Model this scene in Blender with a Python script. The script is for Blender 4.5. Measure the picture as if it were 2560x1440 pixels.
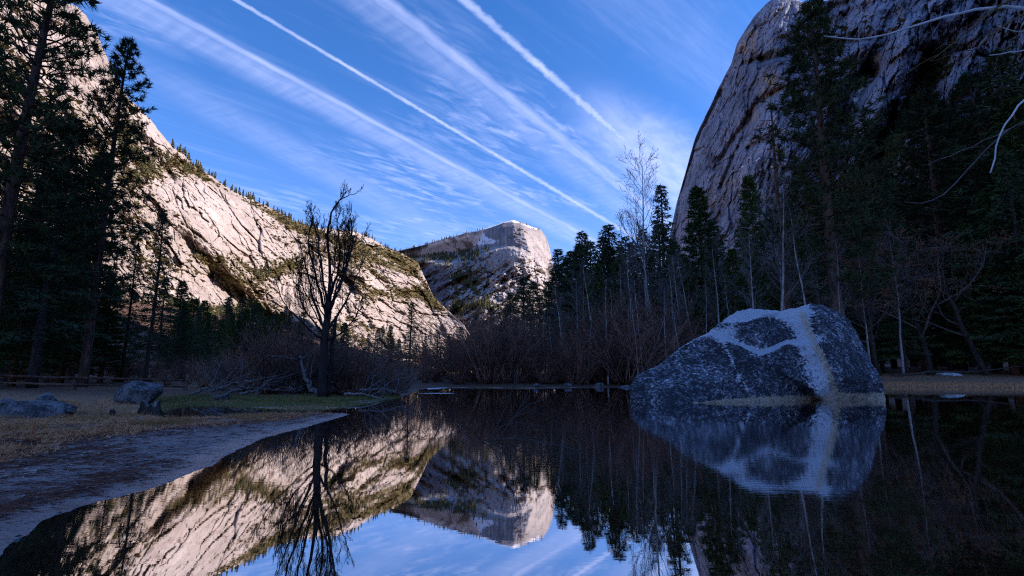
import bpy, bmesh, math, random
import numpy as np
from mathutils import Vector, geometry as mgeo

random.seed(7)
RNG = np.random.default_rng(7)
scene = bpy.context.scene
COL = scene.collection
for o in list(bpy.data.objects):
    bpy.data.objects.remove(o)

# ------------------------------------------------------------------ camera
HC = 1.2
PITCH = math.radians(9.69)
CP, SP = math.cos(PITCH), math.sin(PITCH)
cam_d = bpy.data.cameras.new('camera')
cam_d.sensor_width = 36.0
cam_d.lens = 18.0
cam_d.clip_start = 0.05
cam_d.clip_end = 30000
cam = bpy.data.objects.new('camera', cam_d)
COL.objects.link(cam)
cam.location = (0, 0, HC)
cam.rotation_euler = (math.pi / 2 + PITCH, 0, 0)
scene.camera = cam

# ------------------------------------------------------------------ exposure
scene.view_settings.view_transform = 'Standard'
scene.view_settings.look = 'None'
scene.view_settings.gamma = 1
scene.view_settings.exposure = 1.40
scene.cycles.max_bounces = 6
scene.cycles.diffuse_bounces = 4
scene.cycles.use_denoising = False
scene.cycles.filter_width = 1.15
scene.cycles.glossy_bounces = 3
scene.cycles.transmission_bounces = 2
scene.cycles.transparent_max_bounces = 6
scene.render.resolution_x = 1024
scene.render.resolution_y = 576

# ------------------------------------------------------------------ rays: photo pixel (2560 x 1440) -> place
def ray(u, v):
    d0 = (np.asarray(u, float) - 1280) / 1280
    d1 = (720 - np.asarray(v, float)) / 1280
    d0, d1 = np.broadcast_arrays(d0, d1)
    return d0, CP - SP * d1, SP + CP * d1
def at(u, v, Y):
    a, b, c = ray(u, v)
    k = np.asarray(Y, float) / b
    return np.stack([a * k, b * k, HC + c * k], -1)
def wp(u, v, z=0.0):
    a, b, c = ray(u, v)
    k = (z - HC) / c
    return np.stack([a * k, b * k, HC + c * k], -1)
def topix(P):
    P = np.asarray(P, float)
    x, y, z = P[..., 0], P[..., 1], P[..., 2] - HC
    f = CP * y + SP * z
    w = -SP * y + CP * z
    return 1280 + 1280 * x / f, 720 - 1280 * w / f

# ------------------------------------------------------------------ sun and sky
SUN_AZ = (0.97, -0.03)      # horizontal direction towards the sun
SUN_EL = math.radians(34)
n_ = math.hypot(*SUN_AZ)
to_sun = Vector((SUN_AZ[0] / n_ * math.cos(SUN_EL), SUN_AZ[1] / n_ * math.cos(SUN_EL), math.sin(SUN_EL)))
sun_d = bpy.data.lights.new('sun', 'SUN')
sun_d.energy = 3.0
sun_d.angle = math.radians(0.5)
sun_d.color = (1.0, 0.855, 0.775)
sun = bpy.data.objects.new('sun', sun_d)
COL.objects.link(sun)
sun.location = (600, -150, 900)
sun.rotation_euler = (-to_sun).to_track_quat('-Z', 'Y').to_euler()

class NT:
    """small node helper"""
    def __init__(s, tree):
        s.t = tree; s.n = tree.nodes; s.l = tree.links
    def node(s, typ, **kw):
        nd = s.n.new(typ)
        for k, v in kw.items():
            setattr(nd, k, v)
        return nd
    def put(s, sock, val):
        if isinstance(val, bpy.types.NodeSocket):
            s.l.new(val, sock)
        elif val is not None:
            if isinstance(val, (tuple, list)) and len(val) == 3 and len(sock.default_value) == 4:
                val = (*val, 1)
            sock.default_value = val
    def m(s, op, a, b=None, c=None, clamp=False):
        nd = s.node('ShaderNodeMath', operation=op, use_clamp=clamp)
        s.put(nd.inputs[0], a)
        if b is not None: s.put(nd.inputs[1], b)
        if c is not None: s.put(nd.inputs[2], c)
        return nd.outputs[0]
    def sstep(s, x, lo, hi, olo=0.0, ohi=1.0):
        nd = s.node('ShaderNodeMapRange', interpolation_type='SMOOTHSTEP')
        s.put(nd.inputs[0], x); s.put(nd.inputs[1], lo); s.put(nd.inputs[2], hi)
        s.put(nd.inputs[3], olo); s.put(nd.inputs[4], ohi)
        return nd.outputs[0]
    def mix(s, f, a, b, blend='MIX'):
        nd = s.node('ShaderNodeMix', data_type='RGBA', blend_type=blend)
        s.put(nd.inputs[0], f); s.put(nd.inputs[6], a); s.put(nd.inputs[7], b)
        return nd.outputs[2]
    def noise(s, vec, scale, detail=4, rough=0.55, dist=0.0):
        nd = s.node('ShaderNodeTexNoise')
        s.put(nd.inputs['Vector'], vec); nd.inputs['Scale'].default_value = scale
        nd.inputs['Detail'].default_value = detail; nd.inputs['Roughness'].default_value = rough
        nd.inputs['Distortion'].default_value = dist
        return nd.outputs[0]
    def scale(s, vec, sc, rot=(0, 0, 0), loc=(0, 0, 0)):
        nd = s.node('ShaderNodeMapping')
        s.put(nd.inputs[0], vec)
        nd.inputs['Scale'].default_value = sc; nd.inputs['Rotation'].default_value = rot
        nd.inputs['Location'].default_value = loc
        return nd.outputs[0]
    def comb(s, x, y, z=0.0):
        nd = s.node('ShaderNodeCombineXYZ')
        s.put(nd.inputs[0], x); s.put(nd.inputs[1], y); s.put(nd.inputs[2], z)
        return nd.outputs[0]
    def attr(s, name):
        return s.node('ShaderNodeAttribute', attribute_name=name).outputs['Fac']

world = bpy.data.worlds.new('World')
scene.world = world
world.use_nodes = True
world.node_tree.nodes.clear()
W = NT(world.node_tree)
sky = W.node('ShaderNodeTexSky', sky_type='NISHITA')
sky.sun_disc = False
sky.sun_elevation = SUN_EL
sky.sun_rotation = math.atan2(SUN_AZ[0], SUN_AZ[1])
sky.altitude = 1300
sky.air_density = 1.0
sky.dust_density = 0.25
sky.ozone_density = 3.0
hsv = W.node('ShaderNodeHueSaturation')
hsv.inputs['Saturation'].default_value = 1.31
hsv.inputs['Value'].default_value = 1.0
W.l.new(sky.outputs[0], hsv.inputs['Color'])
# ice-crystal streaks lie on a plane high above: direction / elevation gives the place on that plane
tc = W.node('ShaderNodeTexCoord')
sep = W.node('ShaderNodeSeparateXYZ'); W.l.new(tc.outputs['Generated'], sep.inputs[0])
zc = W.m('MAXIMUM', sep.outputs[2], 0.03)
PX = W.m('DIVIDE', sep.outputs[0], zc)
PY = W.m('DIVIDE', sep.outputs[1], zc)
plane = W.comb(PX, PY, 0.0)
def plane_pt(u, v):
    a, b, c = ray(u, v)
    return float(a / c), float(b / c)
cloud = None
def add_cloud(x):
    global cloud
    cloud = x if cloud is None else W.m('MAXIMUM', cloud, x)
def streak(p0, p1, w0, w1, amp, wob=0.3, nscale=9.0, rag=0.5, fib=3.0, lim=None):
    """soft band along the straight line through two sky points; half-width w0 -> w1 (plane units)"""
    a = plane_pt(*p0); b = plane_pt(*p1)
    dx, dy = b[0] - a[0], b[1] - a[1]
    L = math.hypot(dx, dy); dx /= L; dy /= L
    rx = W.m('SUBTRACT', PX, a[0]); ry = W.m('SUBTRACT', PY, a[1])
    along = W.m('ADD', W.m('MULTIPLY', rx, dx), W.m('MULTIPLY', ry, dy))
    across = W.m('SUBTRACT', W.m('MULTIPLY', rx, -dy), W.m('MULTIPLY', ry, -dx))
    tt = W.m('DIVIDE', along, L)
    wid = W.sstep(tt, 0.0, 1.0, w0, w1)
    uv = W.comb(along, across, 0.0)
    n1 = W.noise(uv, nscale, 5, 0.6)
    n2 = W.noise(W.scale(uv, (0.6, fib, 1)), 7.0, 6, 0.65, 0.4)
    off = W.m('MULTIPLY', W.m('SUBTRACT', n1, 0.5), W.m('MULTIPLY', wid, wob * 2))
    d = W.m('ABSOLUTE', W.m('DIVIDE', W.m('ADD', across, off), wid))
    prof = W.sstep(d, 0.05, 1.0, 1.0, 0.0)
    if fib == 3.0:
        n3 = W.noise(W.scale(uv, (9.0, 1.2, 1), (0, 0, 0.5)), 3.0, 3, 0.5, 0.6)
        n2 = W.m('ADD', W.m('MULTIPLY', n2, 0.6), W.m('MULTIPLY', n3, 0.4))
    tex = W.sstep(n2, 0.5 - rag * 0.5, 0.5 + rag * 0.5, 1.0 - rag, 1.0)
    out = W.m('MULTIPLY', W.m('MULTIPLY', prof, tex), amp)
    if lim:
        out = W.m('MULTIPLY', out, W.sstep(tt, lim[0], lim[1], 0.0, 1.0))
        if len(lim) > 2:
            out = W.m('MULTIPLY', out, W.sstep(tt, lim[2], lim[3], 1.0, 0.0))
    add_cloud(out)
# sharp young trails
streak((590, 0), (1530, 560), 0.013, 0.032, 0.66, 0.55, 34.0, 0.55, 1.2)
streak((1160, 0), (1700, 472), 0.022, 0.036, 0.68, 0.6, 30.0, 0.6, 1.2)
streak((1190, -10), (1640, 400), 0.045, 0.34, 0.60, 0.25, 9.0, 0.55, 2.0, (0.30, 0.85))
# older, spread-out trails
streak((330, -20), (1500, 610), 0.030, 0.055, 0.50, 0.3, 8.0, 0.5, 4.0)
streak((300, 0), (1440, 590), 0.115, 0.20, 0.40, 0.3, 5.0, 0.8, 3.0)
streak((930, -20), (1560, 470), 0.040, 0.07, 0.46, 0.4, 9.0, 0.5, 4.0)
streak((880, -20), (1500, 470), 0.09, 0.15, 0.30, 0.4, 7.0, 0.85, 3.0)
streak((150, 60), (1200, 640), 0.16, 0.34, 0.26, 0.3, 4.0, 0.9, 3.0, (-0.2, 0.3))
streak((1560, -40), (1760, 140), 0.20, 0.20, 0.16, 0.4, 5.0, 0.9, 5.0)
# rippled veil between and below the old trails
a0 = plane_pt(600, 300); a1 = plane_pt(1500, 600)
rot = math.atan2(a1[1] - a0[1], a1[0] - a0[0])
vr = W.scale(plane, (1, 1, 1), (0, 0, -rot))
rip = W.noise(W.scale(vr, (1.5, 5.5, 1)), 2.2, 5, 0.6, 0.8)
patch = W.sstep(W.noise(W.scale(vr, (0.7, 1.3, 1), loc=(0.4, 0.9, 0)), 0.9, 3, 0.5), 0.46, 0.64)
fine_rip = W.noise(W.scale(vr, (4.0, 13.0, 1), (0, 0, 0.6)), 1.6, 4, 0.55, 0.8)
veil = W.m('MULTIPLY', W.m('MULTIPLY', patch, W.sstep(W.m('ADD', W.m('MULTIPLY', fine_rip, 0.6), W.m('MULTIPLY', rip, 0.4)), 0.40, 0.68)), 0.42)
add_cloud(veil)
add_cloud(W.m('MULTIPLY', W.sstep(W.noise(W.scale(vr, (0.5, 5.0, 1)), 1.6, 6, 0.6, 0.3), 0.48, 0.85), 0.16))
fade = W.sstep(sep.outputs[2], 0.04, 0.16, 0.0, 1.0)
cfac = W.m('MULTIPLY', cloud, fade)
tinted = W.mix(1.0, hsv.outputs[0], (1.42, 0.87, 0.97), 'MULTIPLY')
skycol = W.mix(cfac, tinted, (3.3, 3.7, 5.9))
bg = W.node('ShaderNodeBackground')
W.l.new(skycol, bg.inputs[0])
bg.inputs[1].default_value = 0.107
wo = W.node('ShaderNodeOutputWorld')
W.l.new(bg.outputs[0], wo.inputs[0])

# ------------------------------------------------------------------ noise (numpy)
_perm = RNG.permutation(256); _perm = np.concatenate([_perm, _perm, _perm])
_grad = RNG.normal(size=(256, 3)); _grad /= np.linalg.norm(_grad, axis=1)[:, None]
def perlin(x, y, z=0.0):
    x, y, z = np.broadcast_arrays(np.asarray(x, float), np.asarray(y, float), np.asarray(z, float))
    xi = np.floor(x).astype(int); yi = np.floor(y).astype(int); zi = np.floor(z).astype(int)
    xf, yf, zf = x - xi, y - yi, z - zi
    f = lambda t: t * t * t * (t * (t * 6 - 15) + 10)
    u, v, w = f(xf), f(yf), f(zf)
    out = 0
    for dx in (0, 1):
        for dy in (0, 1):
            for dz in (0, 1):
                h = _perm[_perm[_perm[(xi + dx) & 255] + ((yi + dy) & 255)] + ((zi + dz) & 255)]
                g = _grad[h]
                val = g[..., 0] * (xf - dx) + g[..., 1] * (yf - dy) + g[..., 2] * (zf - dz)
                out = out + val * (u if dx else 1 - u) * (v if dy else 1 - v) * (w if dz else 1 - w)
    return out * 1.5
def fbm(x, y, z=0.0, octv=4, gain=0.5):
    s = 0; a = 1.0; k = 1.0
    for i in range(octv):
        s = s + a * perlin(np.asarray(x) * k + 17.3 * i, np.asarray(y) * k + 5.1 * i, np.asarray(z) * k + 3.7 * i)
        a *= gain; k *= 2.03
    return s
def ridged(x, y, z=0.0, octv=3):
    s = 0; a = 1.0; k = 1.0
    for i in range(octv):
        s = s + a * (1 - np.abs(perlin(np.asarray(x) * k + 9.3 * i, np.asarray(y) * k + 2.1 * i, np.asarray(z) * k)) * 2)
        a *= 0.5; k *= 2.1
    return s
def facets(x, y, seed=0, joint=0.9):
    """broken rock: every cell of a jittered pattern has its own step and tilt"""
    x = np.asarray(x, float); y = np.asarray(y, float)
    xi = np.floor(x).astype(int); yi = np.floor(y).astype(int)
    best = np.full(x.shape, 1e9); sec = best.copy(); val = np.zeros(x.shape)
    for dx in (-1, 0, 1):
        for dy in (-1, 0, 1):
            h = _perm[_perm[_perm[(xi + dx) & 255] + ((yi + dy) & 255)] + seed]
            g = _grad[h]
            px = xi + dx + 0.5 + 0.6 * g[..., 0]; py = yi + dy + 0.5 + 0.6 * g[..., 1]
            d = (x - px) ** 2 + (y - py) ** 2
            k = d < best
            g2 = _grad[_perm[h + 7]]
            val = np.where(k, g[..., 2] + 0.8 * g2[..., 0] * (x - px) + 0.8 * g2[..., 1] * (y - py), val)
            sec = np.where(k, best, np.minimum(sec, d)); best = np.where(k, d, best)
    return val + joint * np.exp(-(np.sqrt(sec) - np.sqrt(best)) / 0.05)
def sst(x, a, b):
    t = np.clip((np.asarray(x, float) - a) / (b - a), 0, 1)
    return t * t * (3 - 2 * t)

# ------------------------------------------------------------------ object helpers
def mesh_obj(name, verts, faces, mat, parent=None, smooth=True, attrs=None):
    me = bpy.data.meshes.new(name)
    verts = np.asarray(verts, np.float32)
    faces = np.asarray(faces, np.int32)
    k = faces.shape[1]
    me.vertices.add(len(verts)); me.vertices.foreach_set('co', verts.ravel())
    me.loops.add(faces.size); me.loops.foreach_set('vertex_index', faces.ravel())
    me.polygons.add(len(faces))
    me.polygons.foreach_set('loop_start', np.arange(0, faces.size, k, dtype=np.int32))
    me.polygons.foreach_set('loop_total', np.full(len(faces), k, np.int32))
    me.polygons.foreach_set('use_smooth', np.full(len(faces), smooth))
    for an, av in (attrs or {}).items():
        at_ = me.attributes.new(an, 'FLOAT', 'POINT')
        at_.data.foreach_set('value', np.asarray(av, np.float32).ravel())
    me.update(calc_edges=True)
    me.materials.append(mat)
    o = bpy.data.objects.new(name, me)
    COL.objects.link(o)
    if parent: o.parent = parent
    return o
def tag(o, label=None, cat=None, group=None, kind=None):
    if label: o['label'] = label
    if cat: o['category'] = cat
    if group: o['group'] = group
    if kind: o['kind'] = kind
    return o
def empty(name, loc=(0, 0, 0)):
    o = bpy.data.objects.new(name, None)
    o.empty_display_size = 0.3
    COL.objects.link(o); o.location = loc
    return o
def copy_tree(o, parent=None):
    c = o.copy(); COL.objects.link(c); c.parent = parent
    for ch in list(o.children):
        copy_tree(ch, c)
    return c
class MB:
    """collects tapered tubes and triangles"""
    def __init__(s): s.v = []; s.f = []; s.n = 0
    def tube(s, pts, rad, sides=5):
        pts = np.asarray(pts, float); rad = np.asarray(rad, float)
        k = len(pts)
        tan = np.gradient(pts, axis=0)
        tan /= np.linalg.norm(tan, axis=1)[:, None] + 1e-9
        ref = np.array([0.31, 0.95, 0.05]) if abs(tan[0, 2]) > 0.5 else np.array([0.1, 0.05, 0.99])
        e1 = np.cross(tan, ref); e1 /= np.linalg.norm(e1, axis=1)[:, None] + 1e-9
        e2 = np.cross(tan, e1)
        an = np.arange(sides) * 2 * math.pi / sides
        ring = pts[:, None] + rad[:, None, None] * (np.cos(an)[None, :, None] * e1[:, None] + np.sin(an)[None, :, None] * e2[:, None])
        s.v.append(ring.reshape(-1, 3))
        i = np.arange(k - 1)[:, None] * sides + np.arange(sides)[None]
        j = np.arange(k - 1)[:, None] * sides + (np.arange(sides)[None] + 1) % sides
        a, b, c, d = i, j, j + sides, i + sides
        s.f.append(np.concatenate([np.stack([a, b, c], -1).reshape(-1, 3), np.stack([a, c, d], -1).reshape(-1, 3)]) + s.n)
        s.n += k * sides
        # end caps
        for off, rev in ((0, True), ((k - 1) * sides, False)):
            t = np.array([[off, off + q, off + q + 1] for q in range(1, sides - 1)])
            if rev: t = t[:, ::-1]
            s.f.append(t + s.n - k * sides)
    def tris(s, base, dirs, ln, wd, rng):
        """leaf or needle spray triangles"""
        base = np.asarray(base); dirs = np.asarray(dirs)
        dirs = dirs / (np.linalg.norm(dirs, axis=1)[:, None] + 1e-9)
        r = rng.normal(size=base.shape)
        side = np.cross(dirs, r); side /= np.linalg.norm(side, axis=1)[:, None] + 1e-9
        ln = np.broadcast_to(ln, len(base))[:, None]; wd = np.broadcast_to(wd, len(base))[:, None]
        a = base - side * wd * 0.5; b = base + side * wd * 0.5; c = base + dirs * ln
        s.v.append(np.stack([a, b, c], 1).reshape(-1, 3))
        s.f.append(np.arange(len(base) * 3).reshape(-1, 3) + s.n)
        s.n += len(base) * 3
    def build(s, name, mat, parent=None, smooth=True):
        return mesh_obj(name, np.concatenate(s.v), np.concatenate(s.f), mat, parent, smooth)

# ------------------------------------------------------------------ materials
def material(name):
    m = bpy.data.materials.new(name); m.use_nodes = True
    n = NT(m.node_tree)
    b = m.node_tree.nodes['Principled BSDF']
    return m, n, b
def pos(n): return n.node('ShaderNodeNewGeometry').outputs['Position']
def objco(n): return n.node('ShaderNodeTexCoord').outputs['Object']
def bump(n, b, h, strength, dist):
    bp = n.node('ShaderNodeBump'); bp.inputs['Strength'].default_value = strength
    bp.inputs['Distance'].default_value = dist
    n.put(bp.inputs['Height'], h); n.l.new(bp.outputs[0], b.inputs['Normal'])

def rock_mat(name, c_lo, c_hi, streak_c, veg_c, scale, rot, snow=False, scar_shade=None, bumpd=6.0, streak_amt=0.6):
    m, n, b = material(name)
    p = pos(n)
    big = n.noise(p, 0.006 * scale, 5, 0.6)
    fine = n.noise(p, 0.05 * scale, 6, 0.65)
    st = n.noise(n.scale(p, (0.05 * scale, 0.012 * scale, 0.006 * scale), rot), 1.0, 5, 0.6, 0.5)
    col = n.mix(n.sstep(n.m('ADD', n.m('MULTIPLY', big, 0.6), n.m('MULTIPLY', fine, 0.4)), 0.36, 0.64), c_lo, c_hi)
    col = n.mix(n.m('MULTIPLY', n.sstep(st, 0.50, 0.68), streak_amt), col, streak_c)
    zone = n.noise(p, 0.0035 * scale, 3, 0.6)
    col = n.mix(n.m('MULTIPLY', n.sstep(zone, 0.42, 0.62), 0.35), col, tuple(q * 0.62 for q in c_lo[:1]) + tuple(q * 0.60 for q in c_lo[1:2]) + tuple(q * 0.55 for q in c_lo[2:]))
    if scar_shade:  # orange scars on the right cliff, painted shade on the far dome
        sc = n.m('MULTIPLY', n.attr('scar_shade'), n.sstep(fine, 0.3, 0.6, 0.5, 1.0))
        col = n.mix(sc, col, scar_shade)
    cr = n.noise(n.scale(p, (0.05 * scale, 0.03 * scale, 0.035 * scale), rot), 1.0, 8, 0.72, 0.4)
    crack = n.sstep(n.m('ABSOLUTE', n.m('SUBTRACT', cr, 0.5)), 0.0, 0.022, 1.0, 0.0)
    warp = n.node('ShaderNodeVectorMath', operation='ADD')
    nv = n.node('ShaderNodeTexNoise'); n.put(nv.inputs['Vector'], p); nv.inputs['Scale'].default_value = 0.02 * scale; nv.inputs['Detail'].default_value = 4
    sc_ = n.node('ShaderNodeVectorMath', operation='SCALE'); n.l.new(nv.outputs['Color'], sc_.inputs[0]); sc_.inputs[3].default_value = 30 / scale
    n.put(warp.inputs[0], p); n.l.new(sc_.outputs[0], warp.inputs[1])
    for vs, wdt, amt in ((0.022, 0.035, 0.8), (0.055, 0.045, 0.55)):
        vo = n.node('ShaderNodeTexVoronoi', feature='DISTANCE_TO_EDGE')
        n.put(vo.inputs['Vector'], n.scale(warp.outputs[0], (1.0, 0.45, 0.8), rot)); vo.inputs['Scale'].default_value = vs * scale
        gate = n.sstep(n.noise(p, 0.012 * scale, 2, 0.5), 0.42, 0.58)
        col = n.mix(n.m('MULTIPLY', n.m('MULTIPLY', n.sstep(vo.outputs['Distance'], 0.0, wdt, 1.0, 0.0), gate), amt), col, streak_c)
    stain = n.noise(n.scale(p, (0.07 * scale, 0.07 * scale, 0.004 * scale)), 1.0, 4, 0.6)
    col = n.mix(n.m('MULTIPLY', n.sstep(stain, 0.52, 0.66), streak_amt * 0.6), col, streak_c)
    col = n.mix(n.m('MULTIPLY', n.sstep(n.noise(p, 0.16 * scale, 4, 0.7), 0.4, 0.62, 0.26, 0.0), 1.0), col, streak_c)
    col = n.mix(n.m('MULTIPLY', crack, 0.1), col, streak_c)
    spots = n.m('ADD', n.noise(p, 0.11 * scale, 3, 0.5), n.m('MULTIPLY', n.m('SUBTRACT', n.attr('veg'), 0.3), 0.35))
    col = n.mix(n.m('MULTIPLY', n.sstep(spots, 0.60, 0.66), 0.75), col, veg_c)
    vg = n.m('ADD', n.attr('veg'), n.m('MULTIPLY', n.m('SUBTRACT', fine, 0.5), 1.3))
    col = n.mix(n.sstep(vg, 0.42, 0.62), col, veg_c)
    if snow:
        sn = n.m('ADD', n.attr('snow'), n.m('MULTIPLY', n.m('SUBTRACT', n.noise(p, 0.02 * scale, 6, 0.7), 0.5), 1.5))
        col = n.mix(n.sstep(sn, 0.45, 0.60), col, (0.80, 0.80, 0.82))
    n.put(b.inputs['Base Color'], col)
    b.inputs['Roughness'].default_value = 0.9
    b.inputs['Specular IOR Level'].default_value = 0.15
    h = n.m('ADD', n.m('MULTIPLY', n.noise(p, 0.03 * scale, 8, 0.68), 1.0), n.m('MULTIPLY', cr, 0.7))
    bump(n, b, h, 1.0, bumpd)
    return m

M = {}
M['left_rock'] = rock_mat('sunlit_granite', (0.41, 0.34, 0.295), (0.62, 0.54, 0.485), (0.14, 0.11, 0.092), (0.11, 0.085, 0.035), 1.0, (0.5, 0.3, 0.0), bumpd=4.5, streak_amt=0.16)
M['far_rock'] = rock_mat('far_granite', (0.36, 0.325, 0.31), (0.60, 0.545, 0.515), (0.14, 0.12, 0.115), (0.085, 0.075, 0.04), 0.5, (0.2, 0.2, 0.0), snow=True, bumpd=13.0, streak_amt=0.5, scar_shade=(0.095, 0.095, 0.11))  # last colour is the dark tone painted in as shade
M['right_rock'] = rock_mat('shaded_granite', (0.15, 0.168, 0.22), (0.41, 0.45, 0.55), (0.055, 0.060, 0.078), (0.022, 0.026, 0.016), 1.1, (0.12, -0.22, 0.0), snow=True, scar_shade=(0.56, 0.40, 0.24), bumpd=4.5, streak_amt=0.8)

def leaf_mat(name, c1, c2, rough=0.8, trans=0.0):
    m, n, b = material(name)
    rnd = n.node('ShaderNodeObjectInfo').outputs['Random']
    f = n.m('ADD', n.m('MULTIPLY', n.noise(objco(n), 0.9, 3, 0.6), 1.2), n.m('MULTIPLY', rnd, 0.5))
    n.put(b.inputs['Base Color'], n.mix(n.sstep(f, 0.45, 1.15), c1, c2))
    b.inputs['Roughness'].default_value = rough
    b.inputs['Specular IOR Level'].default_value = 0.1
    return m
M['pine_leaf'] = leaf_mat('pine_needles', (0.034, 0.050, 0.024), (0.085, 0.105, 0.040))
M['fir_leaf'] = leaf_mat('fir_needles', (0.036, 0.060, 0.034), (0.082, 0.115, 0.052))
M['cedar_leaf'] = leaf_mat('cedar_foliage', (0.042, 0.080, 0.024), (0.095, 0.140, 0.038))
M['oak_leaf'] = leaf_mat('dry_oak_leaves', (0.15, 0.070, 0.042), (0.36, 0.18, 0.10))
M['far_leaf'] = leaf_mat('hillside_scrub', (0.065, 0.062, 0.026), (0.135, 0.105, 0.040))
M['far_conifer'] = leaf_mat('hillside_conifers', (0.040, 0.045, 0.024), (0.085, 0.080, 0.036))
M['shade_scrub'] = leaf_mat('shaded_scrub', (0.030, 0.040, 0.020), (0.070, 0.072, 0.032))
def bark_mat(name, c1, c2, sc=6.0, stretch=0.25):
    m, n, b = material(name)
    p = n.scale(objco(n), (1, 1, stretch))
    f = n.m('ADD', n.noise(p, sc, 5, 0.65), n.m('MULTIPLY', n.m('SUBTRACT', n.node('ShaderNodeObjectInfo').outputs['Random'], 0.5), 0.22))
    n.put(b.inputs['Base Color'], n.mix(n.sstep(f, 0.35, 0.65), c1, c2))
    b.inputs['Roughness'].default_value = 0.9
    b.inputs['Specular IOR Level'].default_value = 0.15
    bump(n, b, f, 0.8, 0.03)
    return m
M['pine_bark'] = bark_mat('pine_bark', (0.07, 0.042, 0.032), (0.20, 0.12, 0.085))
M['dark_bark'] = bark_mat('dark_bark', (0.030, 0.025, 0.022), (0.085, 0.068, 0.060))
M['black_bark'] = bark_mat('black_willow_bark', (0.012, 0.010, 0.010), (0.040, 0.032, 0.030))
M['red_bark'] = bark_mat('red_bark', (0.11, 0.055, 0.032), (0.24, 0.125, 0.070))
M['alder_bark'] = bark_mat('pale_alder_bark', (0.30, 0.27, 0.245), (0.58, 0.535, 0.49), 3.0, 0.6)
M['twig'] = bark_mat('grey_twigs', (0.11, 0.088, 0.078), (0.24, 0.195, 0.175))
M['red_twig'] = bark_mat('red_willow_twigs', (0.17, 0.080, 0.056), (0.38, 0.20, 0.145))
M['white_branch'] = bark_mat('bleached_branch', (0.50, 0.49, 0.49), (0.78, 0.76, 0.76), 3.0, 0.8)
M['brown_branch'] = bark_mat('brown_branch', (0.10, 0.060, 0.026), (0.20, 0.125, 0.055))
M['deadwood'] = bark_mat('grey_deadwood', (0.10, 0.095, 0.095), (0.26, 0.245, 0.24), 5.0, 0.2)

# boulder
m, n, b = material('lichened_granite'); M['boulder'] = m
p = pos(n)
s1 = n.noise(n.scale(p, (0.75, 0.75, 1.2)), 9.5, 5, 0.76, 0.2); s2 = n.noise(p, 3.0, 5, 0.65); s3 = n.noise(p, 0.7, 4, 0.6)
pale = n.attr('pale'); tan = n.attr('tan')
spk = n.m('ADD', n.m('MULTIPLY', s1, 1.0), n.m('MULTIPLY', s2, 0.45))
spk = n.m('ADD', spk, n.m('MULTIPLY', s3, 0.35))
dark = n.mix(n.sstep(spk, 0.84, 1.0), (0.034, 0.036, 0.044), (0.20, 0.205, 0.235))
dark = n.mix(n.sstep(spk, 1.0, 1.05), dark, (0.66, 0.67, 0.70))
pl = n.m('ADD', pale, n.m('MULTIPLY', n.m('SUBTRACT', spk, 0.9), 2.2))
col = n.mix(n.sstep(pl, 0.38, 0.62), dark, n.mix(n.sstep(s1, 0.3, 0.7), (0.46, 0.46, 0.50), (0.68, 0.67, 0.69)))
tn = n.m('ADD', tan, n.m('MULTIPLY', n.m('SUBTRACT', spk, 0.9), 1.2))
col = n.mix(n.m('MULTIPLY', n.sstep(tn, 0.40, 0.70), 0.85), col, n.mix(n.sstep(s1, 0.3, 0.7), (0.46, 0.34, 0.23), (0.68, 0.53, 0.37)))
n.put(b.inputs['Base Color'], col); b.inputs['Roughness'].default_value = 0.85
b.inputs['Specular IOR Level'].default_value = 0.2
bump(n, b, n.m('ADD', s1, n.m('MULTIPLY', s2, 1.0)), 0.9, 0.10)
# small rocks
m, n, b = material('grey_rock'); M['rock'] = m
p = pos(n); s1 = n.noise(p, 14, 6, 0.7); s2 = n.noise(p, 3, 4, 0.6)
c = n.mix(n.sstep(n.m('ADD', s1, n.m('MULTIPLY', s2, 0.9)), 0.80, 1.10), (0.03, 0.032, 0.036), (0.20, 0.20, 0.21))
n.put(b.inputs['Base Color'], c); b.inputs['Roughness'].default_value = 0.9
bump(n, b, s1, 0.8, 0.04)

# ground
m, n, b = material('ground'); M['ground'] = m
p = pos(n)
g1 = n.noise(p, 1.3, 6, 0.65); g2 = n.noise(p, 11, 6, 0.7); g3 = n.noise(p, 70, 3, 0.6); g4 = n.noise(p, 0.25, 4, 0.6)
lines = n.noise(n.scale(p, (5, 26, 5), (0, 0, 0.35)), 1.0, 5, 0.65, 0.8)
sand = n.mix(n.sstep(n.m('ADD', n.m('MULTIPLY', g2, 0.6), n.m('MULTIPLY', g3, 0.4)), 0.35, 0.65), (0.25, 0.185, 0.17), (0.42, 0.32, 0.295))
sand = n.mix(n.m('MULTIPLY', n.sstep(lines, 0.54, 0.63), 0.7), sand, (0.085, 0.050, 0.040))
sand = n.mix(n.m('MULTIPLY', n.sstep(n.m('ADD', g1, n.m('MULTIPLY', g2, 0.35)), 0.72, 0.86), 0.7), sand, (0.16, 0.065, 0.042))
duff = n.mix(n.sstep(g2, 0.35, 0.65), (0.19, 0.085, 0.045), (0.60, 0.33, 0.18))
duff = n.mix(n.sstep(g1, 0.55, 0.75), duff, (0.36, 0.20, 0.085))
duff = n.mix(n.m('MULTIPLY', n.sstep(g3, 0.5, 0.72), 0.5), duff, (0.45, 0.36, 0.26))
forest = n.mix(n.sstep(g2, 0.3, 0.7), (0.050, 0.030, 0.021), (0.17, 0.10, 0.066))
green = n.mix(n.sstep(g2, 0.35, 0.65), (0.085, 0.080, 0.026), (0.19, 0.17, 0.055))
mud = n.mix(n.sstep(n.m('ADD', g2, n.m('MULTIPLY', n.noise(n.scale(p, (1.6, 11, 1)), 1.0, 4, 0.6, 0.3), 1.4)), 1.0, 1.45), (0.11, 0.062, 0.038), (0.52, 0.32, 0.20))
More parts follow.
